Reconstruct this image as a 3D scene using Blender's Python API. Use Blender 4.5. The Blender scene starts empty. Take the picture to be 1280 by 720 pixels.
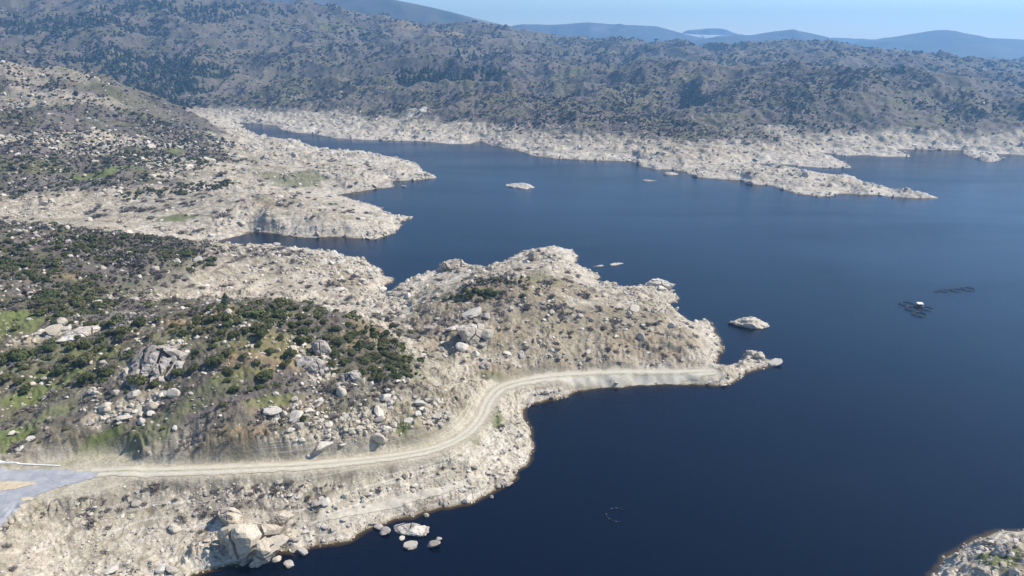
import bpy, bmesh, math, random
import numpy as np
from mathutils import Vector, Matrix
rng = np.random.default_rng(7)
random.seed(7)
sc = bpy.context.scene
col = sc.collection

# ------------------------------------------------------------------ camera, light, exposure
H = 140.0
F = 853.0
PITCH = math.radians(19.85)
cam_d = bpy.data.cameras.new("camera")
cam = bpy.data.objects.new("camera", cam_d); col.objects.link(cam)
cam_d.sensor_width = 36; cam_d.lens = 36 * F / 1280
cam_d.clip_start = 1; cam_d.clip_end = 60000
cam.location = (0, 0, H); cam.rotation_euler = (math.pi / 2 - PITCH, 0, 0)
sc.camera = cam
SUN_EL, SUN_AZ = math.radians(47), math.radians(80)      # azimuth clockwise from +Y
w = bpy.data.worlds.new("World"); sc.world = w; w.use_nodes = True
nt = w.node_tree; nt.nodes.clear()
sky = nt.nodes.new("ShaderNodeTexSky"); sky.sky_type = 'NISHITA'; sky.sun_disc = False
sky.sun_elevation = SUN_EL; sky.sun_rotation = SUN_AZ
sky.altitude = 400; sky.air_density = 1.0; sky.dust_density = 0.1; sky.ozone_density = 4.6
bg = nt.nodes.new("ShaderNodeBackground"); bg.inputs[1].default_value = 0.11
wo = nt.nodes.new("ShaderNodeOutputWorld")
nt.links.new(sky.outputs[0], bg.inputs[0]); nt.links.new(bg.outputs[0], wo.inputs[0])
sd = bpy.data.lights.new("sun", 'SUN'); sd.energy = 4.8; sd.angle = math.radians(0.5); sd.color = (1, .935, .83)
sun = bpy.data.objects.new("sun", sd); col.objects.link(sun)
tosun = Vector((math.sin(SUN_AZ) * math.cos(SUN_EL), math.cos(SUN_AZ) * math.cos(SUN_EL), math.sin(SUN_EL)))
sun.rotation_euler = tosun.to_track_quat('Z', 'Y').to_euler(); sun.location = (300, 0, 500)
sc.view_settings.view_transform = 'Standard'; sc.view_settings.look = 'None'
sc.view_settings.gamma = 1; sc.view_settings.use_curve_mapping = False
sc.view_settings.exposure = 0.52
HAZE_DENSITY = 0.00017
sc.cycles.max_bounces = 5; sc.cycles.diffuse_bounces = 2; sc.cycles.glossy_bounces = 2
sc.cycles.transparent_max_bounces = 6; sc.cycles.volume_bounces = 1
sc.cycles.use_denoising = True
sc.cycles.sample_clamp_indirect = 4

# ------------------------------------------------------------------ mapping helpers
cp, sp = math.cos(PITCH), math.sin(PITCH)
def ray(px, py):
    a = (px - 640) / F; b = (360 - py) / F
    return np.stack([a + 0 * b, cp + b * sp, -sp + b * cp], -1)
def P(px, py, z=0.0):
    d = ray(np.float64(px), np.float64(py)); t = (z - H) / d[2]
    return np.array([d[0] * t, d[1] * t, z])
def PY(px, py, Y):
    d = ray(np.float64(px), np.float64(py)); t = Y / d[1]
    return np.array([d[0] * t, Y, H + d[2] * t])
def proj(p):
    p = np.asarray(p, float); q = p - np.array([0, 0, H])
    dep = q[..., 1] * cp - q[..., 2] * sp; up = q[..., 1] * sp + q[..., 2] * cp
    return 640 + F * q[..., 0] / dep, 360 - F * up / dep, dep

# ------------------------------------------------------------------ noise
_perm = np.random.default_rng(11).permutation(4096).astype(np.int64)
def _hash(i, j, s):
    return _perm[(_perm[(i + s * 131) & 4095] + j) & 4095]
_ga = np.linspace(0, 2 * np.pi, 4096, endpoint=False)
_gx, _gy = np.cos(_ga).astype(np.float32), np.sin(_ga).astype(np.float32)
def perlin(x, y, s=0):
    xi = np.floor(x).astype(np.int64); yi = np.floor(y).astype(np.int64)
    xf = (x - xi).astype(np.float32); yf = (y - yi).astype(np.float32)
    u = xf * xf * xf * (xf * (xf * 6 - 15) + 10); v = yf * yf * yf * (yf * (yf * 6 - 15) + 10)
    def g(a, b):
        h = _hash(xi + a, yi + b, s); return _gx[h] * (xf - a) + _gy[h] * (yf - b)
    n0 = g(0, 0) * (1 - u) + g(1, 0) * u; n1 = g(0, 1) * (1 - u) + g(1, 1) * u
    return (n0 * (1 - v) + n1 * v) * 1.5
def worley(x, y, s=0):
    xi = np.floor(x).astype(np.int64); yi = np.floor(y).astype(np.int64)
    f1 = np.full(x.shape, 9, np.float32); f2 = f1.copy(); idv = np.zeros(x.shape, np.float32)
    for a in (-1, 0, 1):
        for b in (-1, 0, 1):
            h = _hash(xi + a, yi + b, s)
            px = xi + a + (h & 63) / 64.0; py = yi + b + (h >> 6) / 64.0
            d = np.hypot(px - x, py - y).astype(np.float32)
            c = d < f1
            f2 = np.where(c, f1, np.minimum(f2, d)); idv = np.where(c, h / 4096.0, idv); f1 = np.where(c, d, f1)
    return f1, f2, idv
def fbm(x, y, L, octs, s=0, gain=.5):
    r = 0; a = 1
    for k in range(octs):
        r = r + a * perlin(x / L + 17.3 * k, y / L - 9.1 * k, s + k); a *= gain; L *= .5
    return r
def sst(a, b, x):
    t = np.clip((x - a) / (b - a), 0, 1); return t * t * (3 - 2 * t)

# ------------------------------------------------------------------ the lay of the land: shoreline and heights
SHORE = [(150,800),(200,760),(240,718),(262,713),(285,706),(300,704),(312,700),(330,694),(345,689),(372,690),(392,682),(420,679),(437,676),
(455,663),(475,656),(495,649),(515,646),(530,640),(560,634),(585,628),(610,618),(632,607),(645,597),(643,590),(655,582),(664,572),(666,560),
(662,546),(663,535),(655,520),(652,512),(660,505),(676,503),(690,500),(705,496),(720,488),(745,485),(770,484),(800,481),(840,480),(880,481),
(905,481),(918,478),(930,468),(945,462),(958,459),(968,457),(966,450),(955,447),(948,441),(938,438),(932,442),(930,448),(920,456),(905,458),(893,456),
(896,449),(902,440),(900,425),(893,410),(885,400),(870,402),(862,402),(845,390),(835,382),(833,379),(845,377),(848,372),(838,366),(838,359),
(820,353),(800,358),(792,361),(776,359),(765,355),(745,350),(751,346),(740,340),(722,333),(718,328),(722,321),(714,313),(690,308),(655,314),
(638,322),(632,329),(600,339),(586,336),(576,330),(552,329),(547,338),(520,345),(500,357),(484,367),(477,368),(482,357),(493,352),(490,347),
(480,345),(475,338),(462,328),(450,323),(430,320),(410,315),(395,312),(370,309),(345,308),(325,307),(300,306),(275,303),(256,302),(280,299),
(303,294),(311,290),(327,290),(351,293),(382,297),(422,296),(450,298),(467,299),(485,295),(502,283),(501,277),(516,272),(491,269),(480,262),
(448,251),(422,244),(430,242),(447,240),(475,235),(493,234),(488,225),(501,226),(514,226),(546,222),(530,214),(520,204),(504,200),(485,196),
(464,191),(425,189),(398,186),(388,182),(372,176),(345,175),(327,170),(309,163),(295,161),(306,157),(293,153),(314,154),(345,157),(353,163),
(372,166),(388,167),(404,170),(419,173),(451,175),(493,176),(530,177),(559,180),(587,180),(600,176),(614,182),(644,187),(667,195),(694,198),
(727,200),(790,202),(805,209),(821,212),(838,212),(854,214),(870,221),(886,223),(909,225),(927,225),(937,230),(966,232),(972,235),(994,242),
(1025,246),(1043,245),(1050,242),(1097,244),(1114,246),(1142,248),(1176,248),(1144,242),(1121,238),(1107,234),(1090,231),(1067,224),(1050,220),
(1027,217),(1003,212),(980,211),(917,206),(945,204),(980,206),(1000,208),(1027,210),(1067,210),(1055,203),(1034,196),(1022,192),(1031,191),
(1055,195),(1081,194),(1102,196),(1136,196),(1130,191),(1118,186),(1139,187),(1158,187),(1191,188),(1203,188),(1203,192),(1224,200),(1233,203),
(1247,202),(1252,198),(1245,193),(1261,193),(1280,194),(1400,200),(1560,204),(1760,210)]
CORNER = [(1165,722),(1172,708),(1182,698),(1197,688),(1215,678),(1232,670),(1250,665),(1280,663),(1350,660),(1450,672),(1500,720),(1520,860),(1150,860),(1158,760)]
shore_w = [P(*q)[:2] for q in SHORE]
polyA = np.array(shore_w + [np.array([4500., 1000.]), np.array([9000., 9000.]), np.array([-9000., 9000.]), np.array([-3000., 60.]), np.array([-300., 20.])])
polyB = np.array([P(*q)[:2] for q in CORNER])

CTRL = [(0,720,11),(100,700,6.5),(100,640,11.5),(200,640,8.5),(200,690,3.2),(300,640,7.5),(400,640,5.5),(400,610,9),(500,600,6.5),(560,590,5.2),
(600,565,5.6),(-200,720,15),(-200,850,6),(60,670,11),
(0,600,16.5),(60,595,16),(130,590,15),(250,587,14),(350,583,13),(420,578,12),(500,570,10.5),(550,560,9.5),(590,540,8),(610,515,6.8),(618,495,6),
(635,482,5.5),(680,472,4.8),(760,467,4),(840,466,3.3),(900,464,2.6),(930,455,1.9),(0,640,15),
(130,570,17.2),(250,560,17.8),(190,548,20),(300,548,20),(350,560,17),(450,550,16),(520,540,14),(560,525,13),(580,500,10.5),(0,540,21),(0,500,24),(100,520,23),(200,500,26),
(300,500,27),(400,500,22.5),(480,500,18.5),(540,480,15.5),(200,450,32),(300,450,33.5),(400,450,29),(480,450,24),(520,455,19),(530,450,15),(300,400,37),
(380,390,37.5),(280,383,38),(430,400,32),(200,400,34),(100,450,28),(100,410,30),(0,440,27),(0,400,30),(50,370,31),(0,340,34),(170,375,19),(250,360,12),
(350,365,8),(430,380,5),(470,385,6),(440,360,6),(400,340,11),(400,322,12),(300,330,17),(300,313,13),(200,330,26),(200,307,27),(120,330,31),(120,296,36),
(60,291,39),(0,291,40),(250,309,19),(460,350,5),(500,395,8),(520,420,10),(560,450,10),(590,480,7.5),(540,375,16),(590,365,21.5),(620,362,21.5),(660,360,19),
(600,400,19),(585,420,17),(640,420,15),(680,400,17),(720,390,15.5),(760,380,12),(800,375,8),(820,364,5),(680,337,14),(700,324,10),(690,317,8),(655,326,9),
(740,357,7),(620,347,14),(560,347,8),(568,332,4),(530,362,8),(700,440,11),(760,430,11),(820,420,9.5),(860,420,7),(880,430,5),(870,445,4.5),(650,455,9),
(720,455,6),(800,452,5),(850,397,5),(840,474,1.5),
(400,285,7),(400,270,12),(440,275,9),(330,270,12),(300,282,4),(470,280,5),(350,255,15),(300,250,16),(250,285,6),(200,290,6),(100,270,10),(0,270,14),
(100,250,15),(0,240,22),(200,250,14),(420,252,7),(440,225,8),(380,220,10),(480,212,7),(500,216,5),(400,200,9),(330,200,14),(330,230,12),(300,220,16),
(250,225,18),(200,215,26),(150,205,33),(100,215,29),(100,195,37),(0,210,38),(0,190,43),(170,184,37),(230,195,25),(280,190,13),(280,176,12),(250,178,21),
(200,176,27),(100,176,36),(0,165,50),(0,140,62),(100,150,48),(200,150,36),(250,159,23),(0,110,85),(0,85,103),(60,96,91),(100,112,78),(150,125,58),
(200,140,42),(270,161,14),(240,140,9),(180,125,20),(130,105,50),(260,130,20),(200,100,55),(130,75,100),(250,85,80),(300,100,55),(350,120,35),(350,140,15),
(350,80,88),(450,141,18),(560,150,18),(640,158,18),(720,165,18),(800,168,18),(880,176,17),(950,167,18),(1050,166,18),(1150,164,18),(1250,167,18),
(900,192,10),(1000,182,12),(1000,226,5),(1080,237,3),(940,216,6),(850,196,10),(1040,205,2.5),(-300,300,48),(-300,500,32),(-300,150,75),(-300,650,22),
(1280,700,8),(1250,690,6.5),(1400,720,13),(1230,720,6),(1205,706,3)]
FAR = [(0,58,1850),(100,50,1900),(-300,40,2000),(100,20,2250),(0,0,2300),(-300,-30,2500),(200,-2,2500),(320,8,2600),(370,11,2600),(430,20,2600),(500,22,2600),
(560,29,2600),(640,35,2550),(700,41,2550),(760,46,2500),(850,49,2500),(900,49,2450),(950,49,2400),(1000,49,2300),(1050,53,2250),(1100,58,2200),(1135,62,2200),
(1170,59,2150),(1200,60,2100),(1250,69,2050),(1290,78,2000),(1400,82,2000),(1600,75,2200),(250,40,2150),(350,45,2100),(430,60,2000),(430,100,1600),(600,60,2050),
(600,100,1580),(600,130,1270),(720,62,2150),(720,100,1600),(850,66,2150),(850,100,1500),(850,130,1260),(1000,68,1950),(1000,100,1420),(1000,130,1180),
(1150,82,1750),(1150,110,1350),(1150,140,1120),(1280,95,1700),(1280,120,1300),(1280,150,1060),(1400,100,1600),(1400,145,1100),(1600,150,1200)]
cpts = [P(*c) for c in CTRL] + [PY(*c) for c in FAR]
for x in range(-3500, 4001, 500):
    cpts.append(np.array([x, 3400., 60.])); cpts.append(np.array([x, 4200., 40.]))
sw = np.array(shore_w)
seg = np.linspace(0, 1, 4, endpoint=False)
sh = [p for p in shore_w] + [p for p in polyB]
for a, b in zip(shore_w[:-1], shore_w[1:]):
    L = np.hypot(*(b - a))
    if L > 30: sh += [a + (b - a) * t for t in (np.arange(1, int(L // 25)) / (L // 25))]
cpts += [np.array([p[0], p[1], 0.]) for p in sh]
cpts = np.array(cpts)
# drop near duplicates
keep = []
for i, p in enumerate(cpts):
    if all((p[0] - cpts[j][0]) ** 2 + (p[1] - cpts[j][1]) ** 2 > 2.0 for j in keep[-60:]) : keep.append(i)
cpts = cpts[keep]
X, Yc = cpts[:, 0], cpts[:, 1]
D = np.hypot(X[:, None] - X, Yc[:, None] - Yc)
n = len(cpts)
A = np.zeros((n + 1, n + 1)); A[:n, :n] = -D - 0.3 * np.eye(n); A[:n, n] = 1; A[n, :n] = 1
wts = np.linalg.solve(A, np.r_[cpts[:, 2], 0])

NT, NR = 1500, 1560
TH = np.radians(np.linspace(-53, 53, NT)); R0, R1 = 92.0, 3700.0
LR = np.linspace(math.log(R0), math.log(R1), NR); RR = np.exp(LR)
def rbf(x, y):
    sh_ = x.shape; x = x.ravel(); y = y.ravel(); out = np.empty(len(x), np.float32)
    X32, Y32, W32 = X.astype(np.float32), Yc.astype(np.float32), wts[:n].astype(np.float64)
    for i in range(0, len(x), 8000):
        d = np.hypot(x[i:i + 8000, None].astype(np.float32) - X32, y[i:i + 8000, None].astype(np.float32) - Y32)
        out[i:i + 8000] = -(d @ W32.astype(np.float32)) + wts[n]
    return out.reshape(sh_)
def sdf(x, y, poly, closed=True):
    """distance to the polygon outline, positive inside"""
    sh_ = x.shape; x = x.ravel().astype(np.float32); y = y.ravel().astype(np.float32)
    d2 = np.full(x.shape, 1e12, np.float32); ins = np.zeros(x.shape, bool)
    p = poly.astype(np.float32); q = np.roll(p, -1, 0)
    for (ax, ay), (bx, by) in zip(p, q):
        ex, ey = bx - ax, by - ay
        t = np.clip(((x - ax) * ex + (y - ay) * ey) / (ex * ex + ey * ey + 1e-9), 0, 1)
        d2 = np.minimum(d2, (x - ax - t * ex) ** 2 + (y - ay - t * ey) ** 2)
        c = ((ay > y) != (by > y))
        if c.any():
            ins ^= c & (x < (bx - ax) * (y - ay) / (by - ay + 1e-12) + ax)
    d = np.sqrt(d2)
    return np.where(ins, d, -d).reshape(sh_)
def upmat(nf, nc):
    """Catmull-Rom upsampling matrix nf x nc"""
    t = np.linspace(0, nc - 1, nf); i = np.minimum(np.floor(t).astype(int), nc - 2); f = t - i
    M = np.zeros((nf, nc), np.float32)
    wq = [-.5 * f + f * f - .5 * f ** 3, 1 - 2.5 * f * f + 1.5 * f ** 3, .5 * f + 2 * f * f - 1.5 * f ** 3, -.5 * f * f + .5 * f ** 3]
    for k in range(4):
        np.add.at(M, (np.arange(nf), np.clip(i + k - 1, 0, nc - 1)), wq[k])
    return M
def gridxy(nt_, nr_):
    th = np.radians(np.linspace(-53, 53, nt_)); r = np.exp(np.linspace(math.log(R0), math.log(R1), nr_))
    return r[:, None] * np.sin(th)[None], r[:, None] * np.cos(th)[None]
xc, yc_ = gridxy(300, 320)
Z0 = upmat(NR, 320) @ rbf(xc, yc_) @ upmat(NT, 300).T
xs, ys = gridxy(750, 780)
Ssm = np.maximum(sdf(xs, ys, polyA), sdf(xs, ys, polyB))
S = upmat(NR, 780) @ Ssm.astype(np.float32) @ upmat(NT, 750).T
GX, GY = gridxy(NT, NR); GX = GX.astype(np.float32); GY = GY.astype(np.float32)
RG = np.repeat(RR[:, None], NT, 1).astype(np.float32)
spacing = RG * 0.0024
sF = RG / 300.0
# ragged waterline
S = S + sF * (1.1 * perlin(GX / 9, GY / 9, 50) + .7 * perlin(GX / 3.6, GY / 3.6, 51)) * sst(1500, 500, RG) + (RG > 500) * (.0022 * RG) * perlin(GX / 22, GY / 22, 52)
inside = S > 0
bare = sst(22.5, 15.5, Z0 + 4.5 * sst(700, 1000, RG) + 3.2 * fbm(GX, GY, 45, 3, 60) + 1.5 * perlin(GX / 9, GY / 9, 66))
Z = np.maximum(Z0, -1)
def samp(arr, x, y):
    r = np.hypot(x, y); th = np.arctan2(x, y)
    i = np.clip((np.log(np.maximum(r, R0)) - LR[0]) / (LR[1] - LR[0]), 0, NR - 1.001); j = np.clip((th - TH[0]) / (TH[1] - TH[0]), 0, NT - 1.001)
    i0 = i.astype(int); j0 = j.astype(int); a = i - i0; b = j - j0
    return (arr[i0, j0] * (1 - a) * (1 - b) + arr[i0 + 1, j0] * a * (1 - b) + arr[i0, j0 + 1] * (1 - a) * b + arr[i0 + 1, j0 + 1] * a * b)
def hit(px, py, far=3600):
    """the first land or water point that a sight line through photo position px, py meets"""
    d = ray(np.asarray(px, float), np.asarray(py, float)); one = d.ndim == 1
    d = np.atleast_2d(d); hl = np.hypot(d[:, 0], d[:, 1]); d = d / hl[:, None]
    lo = np.full(len(d), 95.); found = np.zeros(len(d), bool); res = np.full(len(d), float(far))
    prev = 95.0
    for t in np.exp(np.linspace(math.log(96), math.log(far), 900)):
        z = H + d[:, 2] * t
        g = np.maximum(samp(Z, d[:, 0] * t, d[:, 1] * t), 0)
        c = (~found) & (z <= g)
        res[c] = t; lo[c] = prev; found |= c; prev = t
        if found.all(): break
    a, b = lo, res.copy()
    for _ in range(10):
        m = (a + b) / 2; z = H + d[:, 2] * m; under = z <= np.maximum(samp(Z, d[:, 0] * m, d[:, 1] * m), 0)
        b = np.where(under, m, b); a = np.where(under, a, m)
    p = np.stack([d[:, 0] * b, d[:, 1] * b, np.maximum(samp(Z, d[:, 0] * b, d[:, 1] * b), 0)], -1)
    return (p[0], found[0]) if one else (p, found)

def patch(lst, edge=.45, warp=.35):
    m = np.zeros_like(GX)
    wn = None
    for (px, py, rx, ry, k) in lst:
        c, ok = hit(px, py)
        _, _, dep = proj(c); s_ = F / dep
        x0 = rx / s_
        # depth radius of the patch: measured along the ground
        c1, ok1 = hit(px, py - ry); c2, ok2 = hit(px, py + ry)
        y0 = max(x0 * .25, min(abs(c1[1] - c2[1]) / 2, x0 * 2.5))
        r_lo = max(0, np.searchsorted(RR, np.hypot(*c[:2]) - 2 * max(x0, y0)) - 1); r_hi = np.searchsorted(RR, np.hypot(*c[:2]) + 2 * max(x0, y0))
        sl = slice(r_lo, r_hi)
        gx, gy = GX[sl], GY[sl]
        ax, ay = c[0] / np.hypot(*c[:2]), c[1] / np.hypot(*c[:2])
        dx = gx - c[0]; dy = gy - c[1]
        al = dx * ax + dy * ay; ac = dx * ay - dy * ax
        wv = warp * (perlin(gx / (x0 * .8), gy / (x0 * .8), 80) + .6 * perlin(gx / (x0 * .33), gy / (x0 * .33), 81))
        q = np.sqrt((ac / x0) ** 2 + (al / y0) ** 2) + wv
        m[sl] = np.maximum(m[sl], k * sst(1 + edge / 2, 1 - edge / 2, q))
    return m
GRAVEL = [(80,680,150,38,1),(260,640,120,34,1),(420,625,100,34,1),(540,605,80,30,1),(620,570,45,40,.8),(720,480,120,10,.7),(560,535,30,22,.7),(330,345,90,14,.5)]
gv = patch(GRAVEL, .5, .3)
SMOOTH = [(420,255,60,10,1),(150,275,130,14,.9),(380,238,60,8,.9),(400,352,90,12,1),(700,340,60,14,.9),(770,395,70,18,.7),(560,350,35,10,.8),(450,285,50,9,.8),(240,250,70,10,.8),(470,182,60,5,.7),(720,192,60,6,.8),(1000,238,90,8,.8),(640,400,50,20,.6),(440,205,70,8,.7),(870,410,30,22,.8),(330,210,60,8,.6),(1040,205,50,5,.8),(850,205,70,7,.6)]
sv = patch(SMOOTH, .6, .4)
# relief in octaves, each only where the sheet is fine enough to carry it
det = np.zeros_like(GX)
def octv(L, amp, s, ridge=False, mask=1.0):
    n_ = perlin(GX / L, GY / L, s)
    if ridge: n_ = 1 - 2.2 * np.abs(n_)
    return amp * n_ * mask * sst(1.6, 3.2, L / spacing)
farw = sst(500, 1300, RG)
det += octv(420, 26, 1) * farw * sst(5, 60, Z0) + octv(190, 22, 2, True) * farw * sst(10, 50, Z0)
det += octv(90, 10, 3, True) * (.1 + .9 * farw) * (1 - .5 * bare) * sst(4, 25, Z0)
det += octv(45, 2.8, 4, True) * (.4 + .6 * farw) * (1 - .4 * bare)
det += octv(22, 1.5, 5, True) * (.7 + .3 * farw) * (1 - .3 * bare)
det += octv(10, 1.0, 6) * (1 + farw) + octv(5, .65, 7, True) * (1 + farw) + octv(2.4, .42, 8, True) + octv(1.2, .26, 9, True) + octv(.7, .15, 10)
det -= (-12 + 41 * sst(-1250, -250, GX) + 13 * sst(0, 1300, GX)) * sst(1300, 2200, RG)
# fractured granite: blocks lifted between joints
wx = GX + 2.5 * perlin(GX / 14, GY / 14, 30); wy = GY + 2.5 * perlin(GX / 14, GY / 14, 31)
ca, sa = math.cos(.6), math.sin(.6)
ux, uy = wx * ca - wy * sa, (wx * sa + wy * ca) * 1.7
rockiness = np.clip(.15 + 1.1 * sst(-.15, .45, fbm(GX, GY, 30, 3, 70)), 0, 1)
blk = np.zeros_like(GX)
for L, am, s in ((14, 1.3, 40), (6.5, .9, 41), (3.0, .6, 42), (1.5, .4, 43)):
    f1, f2, idv = worley(ux / L, uy / L, s)
    m = sst(1.3, 2.6, L / spacing)
    blk += m * am * ((idv - .5) * .9 + .55 * sst(0, .22, f2 - f1) - .25 * f1)
for L, am, s in ((46, 5., 44), (22, 4.5, 45), (11, 3.0, 46)):
    f1, f2, idv = worley(ux / L, uy / L, s)
    blk += sst(450, 900, RG) * sst(1.3, 2.6, L / spacing) * am * (1 - .35 * bare) * ((idv - .5) + .5 * sst(0, .2, f2 - f1) - .3 * f1) * .8
det += blk * rockiness * (.35 + .65 * bare)
det *= (1 - .62 * gv) * (1 - .65 * sv)
def dist_path(x, y, pts):
    """distance to a 3-D path seen from above, and the path's height there"""
    d2 = np.full(x.shape, 1e12, np.float32); hz = np.zeros(x.shape, np.float32)
    for a, b in zip(pts[:-1], pts[1:]):
        ex, ey = b[0] - a[0], b[1] - a[1]
        t = np.clip(((x - a[0]) * ex + (y - a[1]) * ey) / (ex * ex + ey * ey), 0, 1)
        q = (x - a[0] - t * ex) ** 2 + (y - a[1] - t * ey) ** 2
        c = q < d2; d2 = np.where(c, q, d2); hz = np.where(c, a[2] + t * (b[2] - a[2]), hz)
    return np.sqrt(d2), hz
def smooth_path(pts, k=8):
    pts = np.array(pts); o = []
    e = np.vstack([2 * pts[0] - pts[1], pts, 2 * pts[-1] - pts[-2]])
    for i in range(1, len(e) - 2):
        p0, p1, p2, p3 = e[i - 1], e[i], e[i + 1], e[i + 2]
        for t in np.arange(k) / k:
            o.append(.5 * (2 * p1 + (p2 - p0) * t + (2 * p0 - 5 * p1 + 4 * p2 - p3) * t * t + (3 * p1 - p0 - 3 * p2 + p3) * t ** 3))
    return np.array(o + [pts[-1]])
ROAD = smooth_path([P(*q) for q in [(112,591,15.3),(180,590,14.7),(250,588,14.2),(350,584,13),(420,579,12),(500,570,10.6),(550,559,9.5),(585,541,8.2),(603,520,7.1),
                    (611,502,6.3),(630,484,5.5),(680,473,4.8),(760,468,4),(840,467,3.3),(895,465,2.7)]])
ASPHALT = smooth_path([P(*q) for q in [(122,591,15.3),(70,597,16),(20,606,16.3),(-60,640,15.8),(-150,690,15)]])
TRACK = smooth_path([P(*q) for q in [(478,415,9),(490,400,10),(505,388,12),(530,378,15),(560,376,18.5),(590,380,20)]])
nrow = int(np.searchsorted(RR, 470))
zz = Z0 + det
def flatten(path, w_in, w_out, k=1.0):
    d, hz = dist_path(GX[:nrow], GY[:nrow], path[::3] if len(path) > 40 else path)
    m = sst(w_out, w_in, d) * k
    zz[:nrow] = zz[:nrow] * (1 - m) + (hz + .05 * det[:nrow]) * m
    return d
dR = flatten(ROAD, 3.4, 6.2); dA = flatten(ASPHALT, 9.0, 14.0); dT = flatten(TRACK, 1.0, 2.6, .8)
wsh = sst(0, 1, S / (5.0 * sF))
Z = np.where(inside, wsh * np.maximum(zz, .25 + .02 * np.minimum(S, 30)) + (1 - wsh) * (.16 * np.maximum(S, 0) + .35 * det * sst(0, .6, S / (3 * sF))),
             np.maximum(-.28 * np.abs(S) - .05, -18.)).astype(np.float32)
Z = np.where(inside, np.maximum(Z, .03 + .02 * np.minimum(np.maximum(S, 0), 4)), Z)

# ------------------------------------------------------------------ ground cover, as patches in plan
GRASS = [(250,500,60,12,.45),(180,540,60,8,.5),(60,440,70,24,.4),(330,425,60,18,.4),(200,425,60,10,.4),(15,398,30,10,1),(55,492,45,9,.9),(112,568,42,9,1),(18,545,22,12,1),(70,465,30,8,.8),(75,515,50,8,.5),(135,440,16,8,.7),(300,470,40,10,.6),(345,500,35,6,.7),(285,425,30,8,.5),
 (500,535,14,9,.9),(320,395,40,8,.5),(130,552,25,6,.8),(130,213,34,4,1),(215,185,12,3,.9),(20,405,30,8,.8),(220,272,22,5,.7),(620,520,8,14,.7),(608,365,9,6,.6),
 (365,222,38,9,.55),(680,350,30,7,.35),(700,95,25,4,.7),(430,35,40,4,.5),(1250,700,18,12,.8),(620,470,20,6,.5),(380,222,30,6,.5),(590,545,10,8,.5),(1270,690,12,8,.7)]
OCHRE = [(330,440,55,26,.9),(250,400,40,12,.9),(290,545,70,10,.7),(160,425,20,8,.5),(460,405,20,8,.6),(440,425,14,12,.6),(85,345,14,5,.7),(640,470,50,12,.5),(790,430,40,12,.45),(360,505,50,6,.8),
 (510,30,25,4,.9),(560,40,25,3,.8),(135,25,15,3,.8),(700,410,130,45,.3),(560,400,50,40,.4),(640,365,60,20,.35),(800,410,70,35,.4),(700,355,50,10,.35),(350,250,30,8,.3),(435,345,25,12,.5),(1270,712,14,8,.4)]
BRUSH = [(60,515,60,14,.9),(20,560,20,10,.8),(140,400,45,14,1),(420,490,60,14,.9),(490,485,35,16,.8),(195,345,50,20,.7),(320,520,80,10,.5),(700,385,35,8,.7),(510,415,20,10,.9),(480,395,22,7,.8),
 (330,315,60,8,.5),(600,395,50,10,.5),(750,400,60,16,.4),(90,232,80,8,.6),(200,255,80,10,.45),(230,545,60,10,.6),(180,600,110,4,.5),(330,606,90,5,.5),(440,240,60,8,.3),(640,380,50,12,.4)]
ROCK = [(195,448,40,20,1),(395,450,28,24,1),(165,505,50,14,.8),(60,415,45,9,.9),(430,335,50,16,.6),(690,330,30,10,.5),(480,295,30,10,.5),(555,520,28,18,.9),(360,515,40,12,.6),(450,530,50,16,.6),
 (210,222,22,5,1),(110,170,120,7,.85),(40,122,60,12,.7),(60,96,70,12,.55),(125,124,30,6,.6),(235,203,60,9,.8),(60,182,70,5,.6),(520,140,18,5,1),(30,125,30,10,.5),(120,190,60,5,.5),(970,160,30,4,.6)]
gm, om, bm_, rm = patch(GRASS), patch(OCHRE), patch(BRUSH), patch(ROCK)
bareF = np.clip(np.maximum(bare * (1 - .8 * om) * (1 - gm), rm), 0, 1)
if nrow:
    rd = np.zeros_like(GX); rd[:nrow] = np.maximum(sst(6.5, 2.6, dR), sst(13, 9, dA))

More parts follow.
